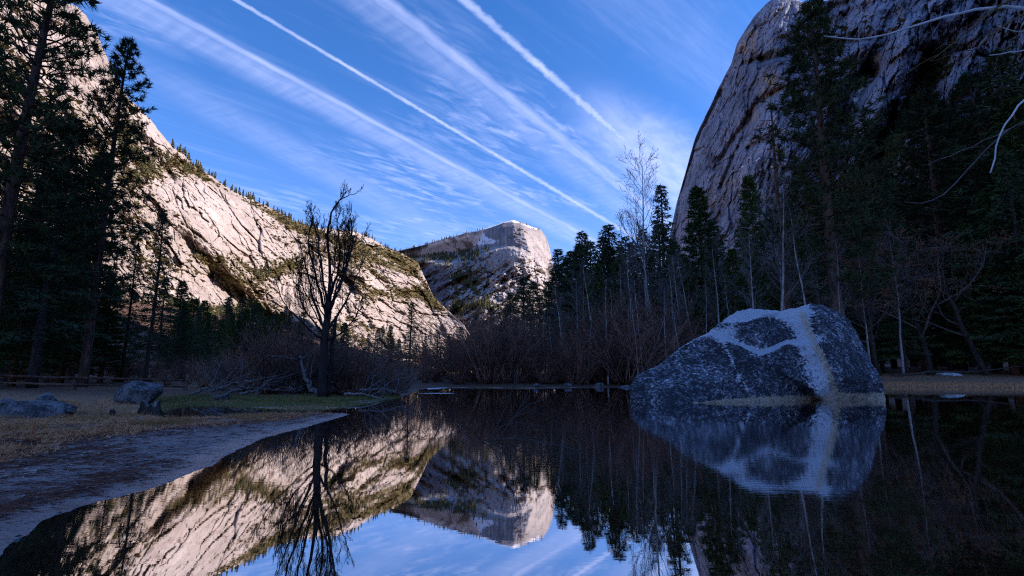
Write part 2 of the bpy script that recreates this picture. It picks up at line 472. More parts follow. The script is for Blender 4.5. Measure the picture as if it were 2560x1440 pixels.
col = n.mix(n.sstep(n.m('ADD', n.attr('duff'), n.m('MULTIPLY', n.m('SUBTRACT', g1, 0.5), 0.8)), 0.4, 0.6), sand, duff)
col = n.mix(n.m('MULTIPLY', n.sstep(n.m('ADD', n.attr('red'), n.m('MULTIPLY', n.m('SUBTRACT', g2, 0.5), 1.6)), 0.45, 0.8), 0.85), col, (0.17, 0.045, 0.025))
col = n.mix(n.sstep(n.m('ADD', n.attr('green'), n.m('MULTIPLY', n.m('SUBTRACT', g1, 0.5), 0.8)), 0.4, 0.6), col, green)
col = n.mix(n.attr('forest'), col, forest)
col = n.mix(n.attr('mud'), col, mud)
n.put(b.inputs['Base Color'], col)
wet = n.attr('wet')
n.put(b.inputs['Roughness'], n.m('SUBTRACT', 0.85, n.m('MULTIPLY', wet, 0.5)))
n.put(b.inputs['Specular IOR Level'], n.m('ADD', 0.2, n.m('MULTIPLY', wet, 0.5)))
bump(n, b, n.m('ADD', n.m('ADD', g2, n.m('MULTIPLY', g3, 0.3)), n.m('MULTIPLY', lines, 0.4)), 0.8, 0.06)

# water
m, n, b = material('lake_water'); M['water'] = m
n.n.remove(b)
p = pos(n)
rp = n.noise(n.scale(p, (1.0, 5.5, 1)), 2.4, 4, 0.55, 0.4)
calm = n.sstep(n.noise(p, 0.10, 2, 0.5), 0.42, 0.62, 0.10, 1.0)
bp = n.node('ShaderNodeBump'); bp.inputs['Strength'].default_value = 1.0; bp.inputs['Distance'].default_value = 0.0010
n.put(bp.inputs['Height'], n.m('MULTIPLY', rp, calm))
gl = n.node('ShaderNodeBsdfGlossy'); gl.inputs['Roughness'].default_value = 0.0
gl.inputs['Color'].default_value = (0.95, 0.94, 0.95, 1)
n.l.new(bp.outputs[0], gl.inputs['Normal'])
tr = n.node('ShaderNodeBsdfTransparent'); tr.inputs[0].default_value = (0.84, 0.70, 0.57, 1)
fr = n.node('ShaderNodeFresnel'); fr.inputs['IOR'].default_value = 1.333
n.l.new(bp.outputs[0], fr.inputs['Normal'])
fac = n.m('POWER', fr.outputs[0], 0.22)
mx = n.node('ShaderNodeMixShader')
n.put(mx.inputs[0], fac); n.l.new(tr.outputs[0], mx.inputs[1]); n.l.new(gl.outputs[0], mx.inputs[2])
n.l.new(mx.outputs[0], n.n['Material Output'].inputs[0])

def plain(name, c1, c2, sc=20, rough=0.8):
    m, n, b = material(name)
    f = n.noise(pos(n), sc, 4, 0.6)
    n.put(b.inputs['Base Color'], n.mix(n.sstep(f, 0.3, 0.7), c1, c2)); b.inputs['Roughness'].default_value = rough
    return m
M['snow'] = plain('old_snow', (0.62, 0.64, 0.68), (0.84, 0.85, 0.88), 9)
M['ice'] = plain('lake_ice', (0.42, 0.45, 0.50), (0.68, 0.71, 0.76), 3, 0.35)
M['dry_grass'] = plain('dry_grass', (0.44, 0.19, 0.085), (0.86, 0.46, 0.22), 6)
M['olive_grass'] = plain('olive_grass', (0.28, 0.15, 0.05), (0.52, 0.30, 0.11), 6)
M['green_grass'] = plain('green_grass', (0.10, 0.10, 0.026), (0.27, 0.25, 0.075), 5)
M['needle'] = plain('fallen_needles', (0.070, 0.026, 0.016), (0.24, 0.095, 0.055), 8)
M['pale_litter'] = plain('pale_litter', (0.36, 0.30, 0.25), (0.6, 0.53, 0.46), 8)

# ------------------------------------------------------------------ lake outline and ground
lake_px = [(0, 1398), (28, 1356), (110, 1305), (200, 1268), (300, 1245), (430, 1205), (540, 1158), (590, 1128), (640, 1104), (700, 1085),
           (770, 1066), (830, 1050), (880, 1036), (860, 1033), (760, 1033), (620, 1037), (500, 1044), (420, 1047), (385, 1040), (400, 1027),
           (470, 1010), (560, 1014), (640, 1020), (740, 1024), (830, 1022), (900, 1012), (950, 1003), (1010, 991), (1045, 978), (1050, 972), (1130, 969),
           (1240, 970), (1330, 971), (1450, 969), (1560, 968), (1700, 967), (1900, 966), (2060, 966), (2220, 967), (2330, 968), (2450, 969), (2560, 970)]
lake = [tuple(q[:2]) for q in wp([a for a, _ in lake_px], [c for _, c in lake_px])]
lake += [(64, 47), (72, 30), (70, 10), (50, -1), (20, 0.4), (6, 1.0), (1, 1.2), (-1.5, 1.3), (-2.6, 1.9)]
LK = np.array(lake)
def lake_sd(x, y):
    """signed distance to the lake edge: positive on land"""
    x = np.asarray(x, float).ravel(); y = np.asarray(y, float).ravel()
    d = np.full(x.shape, 1e18); ins = np.zeros(x.shape, bool)
    n_ = len(LK)
    for i in range(n_):
        ax, ay = LK[i]; bx, by = LK[(i + 1) % n_]
        ex, ey = bx - ax, by - ay
        t = np.clip(((x - ax) * ex + (y - ay) * ey) / (ex * ex + ey * ey + 1e-12), 0, 1)
        d = np.minimum(d, (x - ax - t * ex) ** 2 + (y - ay - t * ey) ** 2)
        c = (ay > y) != (by > y)
        with np.errstate(divide='ignore', invalid='ignore'):
            xi = (bx - ax) * (y - ay) / (by - ay) + ax
        ins ^= c & (x < xi)
    d = np.sqrt(d)
    near = 1 - sst(y, 14, 24)
    return np.where(ins, -d, d) + near * (0.07 * fbm(x * 1.1, y * 1.1, 3.0, 3) + 0.025 * fbm(x * 6, y * 6, 5.0, 2))
def ground_z(x, y, sd=None):
    shp = np.shape(x)
    x = np.asarray(x, float).ravel(); y = np.asarray(y, float).ravel()
    if sd is None: sd = lake_sd(x, y)
    land = 0.55 * (1 - np.exp(-np.maximum(sd, 0) / 11.0)) + 0.008 * np.clip(sd, 0, 120)
    land += 0.045 * np.clip(sd, 0, 40) * sst(y, 46, 60) * sst(x, 10, 40)
    rough = sst(sd, 0.0, 3.0)
    land += rough * (0.05 * fbm(x * 0.5, y * 0.5, 1.0, 3) + 0.02 * fbm(x * 2.5, y * 2.5, 4.0, 2))
    land += 0.012 * fbm(x * 1.6, y * 2.2, 9.0, 2) * sst(sd, 0.05, 0.6)
    # talus rising to the walls
    land += 0.42 * np.maximum(0, x - 95 - 0.02 * y) * sst(x, 95, 260)
    land += 0.30 * np.maximum(0, -x - 120 - 0.05 * y) * sst(-x, 120, 300)
    bed = np.maximum(-1.6, 0.16 * np.minimum(sd, 0))
    z = np.where(sd > 0, land, bed)
    return z.reshape(shp) if shp else float(z[0])

def shore_d(x, y):
    x = np.asarray(x, float); y = np.asarray(y, float)
    d = np.full(x.shape, 1e18)
    pl = [LK[-1], *LK[:13]]
    for (ax, ay), (bx, by) in zip(pl[:-1], pl[1:]):
        ex, ey = bx - ax, by - ay
        t = np.clip(((x - ax) * ex + (y - ay) * ey) / (ex * ex + ey * ey), 0, 1)
        d = np.minimum(d, (x - ax - t * ex) ** 2 + (y - ay - t * ey) ** 2)
    return np.sqrt(d)
def sandwidth(x, y): return 3.1 - 1.9 * sst(y, 7.5, 15) + 0.6 * fbm(x * 0.4, y * 0.4, 2.0, 3)
# one polar sheet: fine at the feet, coarse towards the horizon
angs = np.concatenate([np.linspace(-56, 56, 520), np.linspace(58, 302, 90)]) * math.pi / 180
rads = np.concatenate([[0.02], np.geomspace(0.5, 9000, 330)])
A, R = np.meshgrid(angs, rads)
gx = (R * np.sin(A)); gy = (R * np.cos(A))
gsd = lake_sd(gx, gy)
gz = ground_z(gx, gy, gsd.copy()).ravel()
gu, gv = gx.ravel(), gy.ravel()
na, nr = len(angs), len(rads)
I = (np.arange(nr - 1)[:, None] * na + np.arange(na)[None])
J = (np.arange(nr - 1)[:, None] * na + (np.arange(na)[None] + 1) % na)
faces = np.stack([I, J, J + na, I + na], -1).reshape(-1, 4)[:, ::-1]
# zones
left_near = sst(-gu, -2, 0) * (1 - sst(gv, 19, 23))
sandw = sandwidth(gu, gv); gsh = shore_d(gu, gv)
duff = np.where((gv < 22), sst(gsh, sandw - 0.5, sandw + 0.5), sst(gsd, 0.2, 0.8))
right_bank = sst(gu, 22, 28) * sst(gv, 40, 50)
duff = np.where(right_bank > 0.5, 0.75 + 0 * duff, duff)
green = np.exp(-((gu + 10.0) / 6.5) ** 2 - ((gv - 21.6) / 2.0) ** 2) * 1.1 + 0.30 * right_bank * (1 - sst(gsd, 2.0, 4.5))
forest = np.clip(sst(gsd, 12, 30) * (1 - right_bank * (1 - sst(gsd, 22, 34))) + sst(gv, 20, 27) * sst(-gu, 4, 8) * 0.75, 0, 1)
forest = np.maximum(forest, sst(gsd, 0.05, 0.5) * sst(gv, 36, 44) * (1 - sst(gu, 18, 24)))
mud = sst(-gsd, 0.02, 0.9)
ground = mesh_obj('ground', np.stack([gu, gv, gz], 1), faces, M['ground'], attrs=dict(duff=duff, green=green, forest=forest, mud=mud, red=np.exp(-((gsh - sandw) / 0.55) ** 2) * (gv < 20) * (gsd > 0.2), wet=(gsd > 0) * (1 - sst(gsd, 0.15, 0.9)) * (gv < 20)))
tag(ground, kind='structure')

wv_ = np.array([(-30, 0.6, 0), (110, -20, 0), (110, 58, 0), (-30, 58, 0)], float)
water = mesh_obj('lake_water', wv_, [[0, 1, 2, 3]], M['water'], smooth=False)
tag(water, kind='structure')

# ------------------------------------------------------------------ mountains
def mountain(name, mat, us, ridge, base, rows, disp, attrs, jag=2.0, bulge=0.0, back=700, seed=0.0, back_slope=0.8):
    """rock wall: ridge and foot are given per column as (u, v, distance); disp(u, v, P) moves the rock out (-) or in (+)"""
    rv = np.array(ridge, float); bs = np.array(base, float)
    us = np.asarray(us, float)
    vr = np.interp(us, rv[:, 0], rv[:, 1]); Yr = np.interp(us, rv[:, 0], rv[:, 2])
    vb = np.interp(us, bs[:, 0], bs[:, 1]); Yb = np.interp(us, bs[:, 0], bs[:, 2])
    vr = vr + jag * fbm(us / 26.0, seed, 0.5, 5, 0.6)
    t = np.linspace(0, 1, rows)[:, None] ** 1.0
    U = np.broadcast_to(us[None], (rows, len(us))).copy()
    V = vr[None] + t * (vb - vr)[None]
    _, by, bz = ray(us, vr); er = bz / by
    _, by, bz = ray(us, vb); eb = bz / by
    _, by, bz = ray(U, V); e = bz / by
    zR, zB = er * Yr, eb * Yb
    k = (zR - zB) / (Yr - Yb)
    Y = (zB - k * Yb)[None] / (e - k[None])
    Y = Y + bulge * np.sin(np.pi * t) * (Yr - Yb)[None]
    P0 = at(U, V, Y)
    D = disp(U, V, P0, t + 0 * U)
    P = at(U, V, Y + D)
    # far side falls away behind the ridge
    crest = P[0]
    rad = crest - np.array([0, 0, HC]); rad[:, 2] = 0; rad /= np.linalg.norm(rad, axis=1)[:, None]
    backs = []
    for q in (1.0, 0.55, 0.25, 0.08):
        bk = crest + rad * (back * q)
        bk[:, 2] -= back * q * back_slope * (0.6 + 0.4 * q)
        backs.append(bk)
    full = np.concatenate([np.stack(backs), P], 0)
    nrw, nc = full.shape[:2]
    I = np.arange(nrw - 1)[:, None] * nc + np.arange(nc - 1)[None]
    f = np.stack([I, I + nc, I + nc + 1, I + 1], -1).reshape(-1, 4)
    at_d = {}
    for an, fn in attrs.items():
        a = fn(U, V, P, t + 0 * U)
        at_d[an] = np.concatenate([np.repeat(a[:1], 4, 0), a], 0)
    o = mesh_obj(name, full.reshape(-1, 3), f, mat, attrs=at_d)
    tag(o, kind='structure')
    return U, V, P, at_d
def ell(U, V, cx, cy, rx, ry, rot=0.0):
    c, s = math.cos(rot), math.sin(rot)
    dx, dy = U - cx, V - cy
    return np.exp(-(((dx * c + dy * s) / rx) ** 2 + ((-dx * s + dy * c) / ry) ** 2))
def seg(U, V, pts, w):
    d = np.full(U.shape, 1e9)
    for (ax, ay), (bx, by) in zip(pts[:-1], pts[1:]):
        ex, ey = bx - ax, by - ay
        tt = np.clip(((U - ax) * ex + (V - ay) * ey) / (ex * ex + ey * ey), 0, 1)
        d = np.minimum(d, np.hypot(U - ax - tt * ex, V - ay - tt * ey))
    return np.exp(-(d / w) ** 2)

# --- left wall
def strike(P, th):
    s, z = P[..., 1], P[..., 2]
    c, sn = math.cos(th), math.sin(th)
    return s * c - z * sn, s * sn + z * c
LCR = [([(535, 450), (560, 500), (600, 560), (640, 600), (655, 640)], 2.2), ([(590, 548), (620, 580), (650, 612)], 2.0), ([(497, 525), (505, 545), (520, 555)], 2.2),
       ([(180, 30), (190, 90), (200, 130), (205, 170)], 2.5), ([(455, 560), (500, 590), (520, 610)], 3.0), ([(700, 560), (770, 610), (800, 640)], 3.5),
       ([(620, 700), (660, 760), (680, 790)], 4.0), ([(870, 640), (960, 680), (1030, 700)], 4.0), ([(900, 770), (930, 820)], 5), ([(560, 720), (600, 760), (650, 800)], 3.0),
       ([(700, 480), (760, 540), (800, 600)], 2.5), ([(880, 560), (990, 620)], 2.5), ([(430, 470), (445, 520), (470, 570)], 2.0), ([(660, 570), (700, 640), (740, 690)], 2.0)]
def left_disp(U, V, P, t):
    al, ac = strike(P, 0.34)
    sc = 0.55 + 0.45 * sst(P[..., 1], 500, 2200)
    smooth = 1 - 0.75 * np.clip(ell(U, V, 545, 540, 110, 75, 0.9) + ell(U, V, 200, 130, 110, 150, 0.5) + ell(U, V, 380, 320, 60, 70, 0.7), 0, 1)
    wx = 30 * fbm(al / 90, ac / 90, 21.0, 3); wy = 22 * fbm(al / 90, ac / 90, 27.0, 3)
    d = 80 * fbm(al / 620, ac / 260, 1.0, 3)
    d += smooth * sc * (-18 * (ridged(al / 300, ac / 150, 2.0, 3) - 1.0))
    # broken slabs: steep joints on the near part of the wall, flatter benches farther up the valley
    w2 = sst(U, 600, 860); qx = 7 * fbm(U / 40, V / 40, 61.0, 3); qy = 7 * fbm(U / 40, V / 40, 67.0, 3)
    for th, wt, sd_ in ((0.92, 1 - w2, 3), (0.40, w2, 43)):
        c_, s_ = math.cos(th), math.sin(th)
        a = (U + qx) * c_ + (V + qy) * s_; b = -(U + qx) * s_ + (V + qy) * c_
        r_ = wt * sc * 1.25
        d += r_ * smooth * 26 * facets(a / 84, b / 38, sd_, 0.6)
        d += r_ * (0.25 + 0.75 * smooth) * 14 * facets(a / 44, b / 19, sd_ + 8)
        d += r_ * (0.15 + 0.85 * smooth) * 6.5 * facets(a / 17, b / 9, sd_ + 16)
        d += r_ * (0.10 + 0.90 * smooth) * 3.2 * facets(a / 8, b / 5.5, sd_ + 24)
    a2, c2 = strike(P, 0.02)
    led = facets((a2 + wx) / 230, (c2 + wy * 1.4) / 46, 37, 0.4)
    gate = sst(fbm(P[..., 1] / 300, P[..., 2] / 160, 33.0, 3), -0.1, 0.25)
    d += smooth * sc * 22 * led * gate
    d += 2.0 * fbm(P[..., 1] / 12, P[..., 2] / 9, 5.0, 2)
    for pts, w in LCR:
        d += 26 * seg(U, V, pts, w) * sc
    # gullies
    d += 90 * seg(U, V, [(470, 600), (560, 720), (650, 800), (720, 850)], 28)
    d += 60 * seg(U, V, [(820, 640), (900, 720), (980, 780)], 22)
    d += -90 * ell(U, V, 545, 560, 120, 90, 0.9)
    d += 70 * seg(U, V, [(300, 240), (330, 330), (420, 430)], 26)
    return d * sst(t, 0.0, 0.05) + 0
def left_veg(U, V, P, t):
    al, ac = strike(P, 0.36)
    a = 0.30 * fbm(al / 200, ac / 80, 11.0, 5, 0.65) + 0.20
    a2, c2 = strike(P, 0.05)
    a += 0.24 * np.clip(fbm(a2 / 180, c2 / 34, 51.0, 4, 0.6), -0.3, 1)
    a += 0.16 * sst(t, 0.5, 0.9) + 0.09 * sst(U, 680, 850)
    a += 0.55 * ell(U, V, 415, 400, 75, 34, 0.35) + 0.5 * ell(U, V, 350, 440, 40, 30)
    a += 0.5 * ell(U, V, 330, 330, 40, 60)
    a += 0.36 * seg(U, V, [(500, 640), (560, 690), (640, 780), (700, 830)], 26)
    a += 0.42 * seg(U, V, [(560, 640), (650, 690), (740, 660)], 22)
    a += 0.28 * seg(U, V, [(700, 530), (800, 620), (900, 640), (1030, 670)], 22)
    a += 0.35 * seg(U, V, [(470, 415), (580, 490), (690, 540), (760, 575), (960, 630), (1030, 655)], 12)
    a += 0.4 * seg(U, V, [(860, 700), (940, 740), (1060, 730), (1090, 760)], 18)
    a += 0.5 * sst(V, 745, 800) * (1 - sst(U, 640, 760))
    a += 0.10 * ell(U, V, 900, 610, 110, 40, 0.4)
    a -= 0.75 * ell(U, V, 545, 545, 90, 70, 0.9) + 0.7 * ell(U, V, 210, 110, 90, 110, 0.5) + 0.5 * ell(U, V, 385, 330, 50, 45, 0.7)
    a -= 0.4 * ell(U, V, 540, 740, 60, 22, 0.6) + 0.45 * ell(U, V, 1000, 800, 130, 40, 0.3) + 0.3 * ell(U, V, 760, 750, 60, 60)
    return a
l_ridge = [(-420, -700, 560), (-100, -240, 780), (60, -60, 900), (120, 0, 960), (190, 15, 1000), (215, 40, 1030), (250, 100, 1070), (290, 200, 1120), (325, 250, 1160), (370, 290, 1220),
           (415, 350, 1300), (440, 372, 1360), (500, 420, 1480), (580, 475, 1640), (690, 525, 1900), (760, 562, 2080), (830, 572, 2300), (890, 578, 2450), (960, 615, 2640),
           (1010, 637, 2800), (1045, 655, 2860), (1062, 692, 2800), (1085, 742, 2700), (1130, 786, 2600), (1160, 812, 2520), (1185, 850, 2460), (1210, 930, 2420)]
l_base = [(-420, 960, 240), (0, 950, 330), (250, 947, 420), (500, 945, 620), (800, 943, 1150), (1000, 941, 1750), (1160, 941, 2300), (1210, 941, 2380)]
us = np.concatenate([np.linspace(-420, -20, 60), np.linspace(-10, 1210, 760)])
LU, LV, LP, LA = mountain('granite_wall', M['left_rock'], us, l_ridge, l_base, 430, left_disp, dict(veg=left_veg), jag=3.0, back=600, seed=3.0)

# --- far dome
SH = [(1060, 668), (1150, 650), (1200, 632), (1240, 620), (1270, 616), (1310, 626), (1340, 645), (1365, 685), (1380, 730), (1410, 800)]
shx = np.array([a for a, _ in SH], float); shy = np.array([c for _, c in SH], float)
def far_disp(U, V, P, t):
    d = np.zeros_like(U)
    prow = np.interp(V, [540, 570, 620, 680, 760, 860], [1302, 1306, 1322, 1345, 1350, 1340])
    up = 1 - sst(V - np.interp(U, shx, shy), -6, 6)
    # upper headwall: recedes to both sides of the prow
    face = sst(U, 1165, 1215) * up
    left_side = np.clip(prow - U, 0, 150)
    d += face * (left_side * 4.6 - 420)
    d += up * np.clip(U - prow, 0, 90) * 8.5
    d += up * (1 - sst(U, 1165, 1215)) * (250 + np.clip(655 - V, 0, 90) * 16)
    # lower buttress stands forward
    low = 1 - up
    dl = V - np.interp(U, shx, shy)
    d += low * (-430 * np.exp(-np.clip(dl, 0, 400) / 170.0))
    d += low * np.clip(1262 - U, 0, 200) * 1.7 * np.exp(-np.clip(dl, 0, 300) / 60.0)
    d += low * np.clip(U - 1330, 0, 90) * 5.0
    # dark cleft wall on the left, turned away from the sun
    cl = sst(V, 655, 672) * (1 - sst(V, 790, 830))
    edge = 1128 + 10 * fbm(V / 18.0, 3.0, 0.2, 3)
    d += cl * 620 * (1 - sst(U, edge - 72, edge))
    # rock structure
    S = U * 3.1; Z = P[..., 2]
    d += 60 * fbm(S / 300, Z / 420, 3.0, 4, 0.55)
    d += -48 * (ridged(S / 120, Z / 420, 5.0, 3) - 1) * (0.35 + 0.65 * sst(V, 600, 640))
    al = S * 0.85 + Z * 0.5; ac = -S * 0.5 + Z * 0.85
    lowr = sst(V, 650, 690)
    d += lowr * (-95 * (ridged(al / 420, ac / 105, 7.0, 3) - 1))
    d += 16 * fbm(S / 45, Z / 45, 9.0, 4, 0.6)
    d += (0.25 + 0.75 * lowr) * 60 * facets((al + 30 * fbm(S / 80, Z / 80, 2.0, 2)) / 150, ac / 65, 5)
    d += (0.3 + 0.7 * lowr) * 30 * facets(al / 60, ac / 34, 9)
    d += -120 * ell(U, V, 1215, 800, 60, 40)
    a = U * 0.92 + V * 0.39; b = -U * 0.39 + V * 0.92
    d += (0.3 + 0.7 * lowr) * (34 * facets(a / 24, b / 10, 51) + 14 * facets(a / 10, b / 5.5, 57))
    return d * sst(t, 0, 0.04)
def far_veg(U, V, P, t):
    n_ = 0.35 * fbm(U / 24, V / 13, 21.0, 4, 0.6)
    band = np.interp(U, [1000, 1050, 1120, 1200, 1260], [640, 642, 640, 632, 620])
    a = 0.10 + n_ + 0.42 * np.exp(-((V - band) / 26) ** 2) * (1 - sst(U, 1180, 1250))
    a += 0.35 * ell(U, V, 1160, 700, 60, 18, 0.2) + 0.45 * ell(U, V, 1180, 770, 70, 16, -0.1) + 0.3 * ell(U, V, 1140, 760, 14, 50)
    a += 0.3 * seg(U, V, [(1150, 690), (1200, 740), (1250, 790)], 12)
    a -= 0.6 * sst(U, 1225, 1260) * (1 - sst(V, 640, 690)) + 0.5 * ell(U, V, 1280, 740, 70, 40)
    a -= 0.5 * (1 - sst(U, 1115, 1130)) * sst(V, 668, 680)
    return a
def far_snow(U, V, P, t):
    a = 0.85 * seg(U, V, [(1060, 618), (1120, 606), (1170, 594), (1200, 590)], 17)
    a += 0.75 * seg(U, V, [(1190, 578), (1225, 566), (1258, 555), (1290, 553)], 4)
    a += 0.55 * seg(U, V, [(1290, 555), (1340, 572)], 4.5)
    a += 0.75 * ell(U, V, 1222, 603, 32, 9) + 0.5 * ell(U, V, 1160, 610, 40, 12)
    return a
def far_shade(U, V, P, t):  # shade of the cleft and headwall, painted into the rock colour
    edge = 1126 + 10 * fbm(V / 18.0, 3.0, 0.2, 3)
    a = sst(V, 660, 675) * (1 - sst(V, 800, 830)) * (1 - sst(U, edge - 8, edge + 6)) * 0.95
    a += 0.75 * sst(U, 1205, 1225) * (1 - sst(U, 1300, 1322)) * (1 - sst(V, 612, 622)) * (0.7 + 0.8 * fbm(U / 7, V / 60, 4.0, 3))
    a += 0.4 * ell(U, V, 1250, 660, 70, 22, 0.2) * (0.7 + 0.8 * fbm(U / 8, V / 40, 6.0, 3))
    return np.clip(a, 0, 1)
f_ridge = [(880, 700, 5000), (960, 640, 5200), (1000, 626, 5200), (1050, 614, 5100), (1100, 600, 5000), (1180, 580, 4800), (1220, 569, 4600), (1255, 558, 4400), (1284, 550, 4250), (1310, 558, 4220), (1335, 568, 4200),
           (1350, 573, 4200), (1364, 590, 4250), (1372, 612, 4300), (1380, 650, 4300), (1388, 690, 4200), (1400, 735, 4000), (1420, 790, 3800), (1480, 900, 3500)]
f_base = [(880, 942, 3000), (1100, 941, 2600), (1250, 941, 2300), (1420, 941, 2500), (1480, 941, 2800)]
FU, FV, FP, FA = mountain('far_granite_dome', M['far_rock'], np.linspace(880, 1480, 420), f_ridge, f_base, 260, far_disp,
                          dict(veg=far_veg, snow=far_snow, scar_shade=far_shade), jag=1.2, back=900, seed=8.0)

# --- right cliff: near wall in shade, it carries on to the right of the view and keeps the sun off the valley
def right_disp(U, V, P, t):
    s = P[..., 0] * 0.75 - P[..., 1] * 0.66; z = P[..., 2]
    al = s * 0.36 + z * 0.93; ac = s * 0.93 - z * 0.36
    d = 70 * fbm(s / 420, z / 420, 1.0, 3)
    d += -9 * (ridged(al / 420, ac / 70, 2.5, 3) - 1)
    d += -7 * (ridged(s / 60, z / 300, 4.5, 3) - 1)
    d += 6 * fbm(s / 26, z / 26, 6.5, 4, 0.6)
    wx = 24 * fbm(s / 70, z / 70, 21.0, 3)
    calm_ = 0.45 + 0.55 * sst(U, 1930, 2060)
    wx = wx * 0.35
    qx = 6 * fbm(U / 36, V / 36, 71.0, 3); qy = 6 * fbm(U / 36, V / 36, 77.0, 3)
    a = -(U + qx) * 0.36 + (V + qy) * 0.93; b = (U + qx) * 0.93 + (V + qy) * 0.36
    d += calm_ * 26 * facets(a / 150, b / 44, 5, 0.7)
    d += calm_ * 10 * facets(a / 70, b / 18, 13, 1.2)
    d += 3.2 * facets(a / 26, b / 9, 17, 1.2)
    d += 1.6 * facets(U / 7 + qx / 6, V / 12 + qy / 6, 29)
    q = (z + 30 * fbm(s / 150, z / 150, 7.5, 3)) / 85.0
    d += 16 * (np.abs((q % 1.0) - 0.5) * 2) * sst(U, 1900, 2100)
    # gullies and slabs of the recess right of the prow
    d += 120 * seg(U, V, [(2170, 180), (2110, 300), (2080, 420)], 34)
    d += 90 * seg(U, V, [(2330, 150), (2250, 320), (2190, 420)], 26)
    d += -60 * seg(U, V, [(2290, 60), (2230, 200), (2170, 330)], 26)
    d += -110 * ell(U, V, 2290, 370, 50, 60, 0.5)
    d += 60 * seg(U, V, [(1905, 150), (2010, 120), (2200, 90)], 9)
    d += 30 * seg(U, V, [(1860, 160), (1935, 130)], 6) + 40 * seg(U, V, [(1800, 400), (1900, 250), (1960, 220)], 8)
    d += 26 * seg(U, V, [(1880, 290), (1830, 400), (1800, 470)], 5) + 24 * seg(U, V, [(1870, 370), (1950, 330)], 5)
    return d * sst(t, 0, 0.03)
def right_veg(U, V, P, t):
    a = 0.06 + 0.34 * fbm(P[..., 0] / 60, P[..., 2] / 50, 31.0, 4, 0.6) + 0.06 * sst(U, 1950, 2200)
    a += 0.5 * seg(U, V, [(2350, 150), (2290, 260), (2200, 380), (2150, 450)], 34)
    a += 0.6 * seg(U, V, [(2420, 330), (2300, 300), (2200, 420), (2100, 480)], 30)
    a += 0.7 * sst(V, 430, 520) * sst(U, 1900, 2000) + 0.6 * sst(V, 330, 430) * sst(U, 2330, 2400)
    a += 0.35 * seg(U, V, [(1890, 60), (2000, 110), (2140, 80)], 8)
    a += 0.45 * ell(U, V, 2060, 250, 60, 60)
    a -= 0.8 * ell(U, V, 2290, 370, 55, 55) + 0.4 * (1 - sst(U, 1850, 1950))
    return a
def right_snow(U, V, P, t):
    a = 0.60 * seg(U, V, [(2185, 165), (2150, 220), (2135, 260), (2115, 330)], 9)
    a += 0.5 * seg(U, V, [(1830, 430), (1900, 395), (1930, 415)], 5) + 0.45 * seg(U, V, [(1900, 425), (1930, 420)], 5)
    a += 0.45 * seg(U, V, [(2500, 90), (2430, 170)], 8) + 0.45 * seg(U, V, [(1890, 155), (1960, 130), (1990, 120)], 3)
    a += 0.38 * ell(U, V, 2260, 340, 14, 40, 0.6)
    return a
def right_scar(U, V, P, t):
    a = 0.9 * ell(U, V, 1925, 215, 26, 34) + 0.8 * ell(U, V, 1870, 110, 24, 40, 0.6) + 0.6 * ell(U, V, 1885, 290, 18, 20) + 0.5 * ell(U, V, 1945, 30, 24, 20)
    a += 0.35 * ell(U, V, 1825, 450, 40, 30) + 0.25 * ell(U, V, 1780, 500, 30, 30) + 0.45 * ell(U, V, 2160, 40, 30, 16) + 0.3 * ell(U, V, 2250, 30, 24, 14)
    return np.clip(1.15 * a * (0.7 + 0.9 * fbm(U / 9, V / 30, 41.0, 3)), 0, 0.95)
r_ridge = [(1665, 640, 1640), (1680, 560, 1600), (1692, 505, 1560), (1702, 470, 1520), (1722, 400, 1470), (1738, 345, 1430), (1765, 285, 1390), (1792, 228, 1350), (1828, 160, 1310), (1842, 110, 1290),
           (1855, 85, 1270), (1880, 48, 1240), (1915, 8, 1210), (1945, -12, 1190), (2000, 2, 1160), (2040, 8, 1130), (2100, -10, 1080), (2200, -60, 1020), (2350, -150, 940), (2560, -330, 860), (2900, -620, 760), (3600, -1150, 620), (4700, -1800, 470)]
r_base = [(1665, 942, 1250), (1760, 942, 1000), (1950, 944, 700), (2200, 947, 480), (2560, 952, 340), (2900, 958, 270), (3600, 965, 190), (4700, 975, 130)]
us = np.concatenate([np.linspace(1665, 2600, 560), np.linspace(2620, 4700, 60)])
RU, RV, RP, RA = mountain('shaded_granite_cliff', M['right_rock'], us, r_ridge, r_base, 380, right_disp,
                          dict(veg=right_veg, snow=right_snow, scar_shade=right_scar), jag=3.0, back=420, seed=14.0)
# the same wall behind the viewer, so that the valley floor stays in its shade
bx = np.linspace(0, 1, 60); bt = np.linspace(0, 1, 24)
BX, BT = np.meshgrid(bx, bt)
ry = 330 - BX * 1500
rx = 640 + 140 * BX + 420 * BT
bz_ = 1050 * BT ** 0.8 * (1 - 0.25 * BX) + 45 * fbm(ry / 160, BT * 6, 3.0, 4)
rx = rx - 380 * (1 - BT)
fullz = np.concatenate([np.stack([rx, ry, bz_ - 5], -1), np.stack([rx[-1] + 700, ry[-1], bz_[-1] - 500], -1)[None]], 0)
nc = 60; nrw = fullz.shape[0]
I = np.arange(nrw - 1)[:, None] * nc + np.arange(nc - 1)[None]
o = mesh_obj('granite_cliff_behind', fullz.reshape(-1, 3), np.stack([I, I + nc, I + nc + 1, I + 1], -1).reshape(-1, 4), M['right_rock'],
             attrs=dict(veg=np.zeros(nrw * nc), snow=np.zeros(nrw * nc), scar_shade=np.zeros(nrw * nc)))
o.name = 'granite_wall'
tag(o, kind='structure')

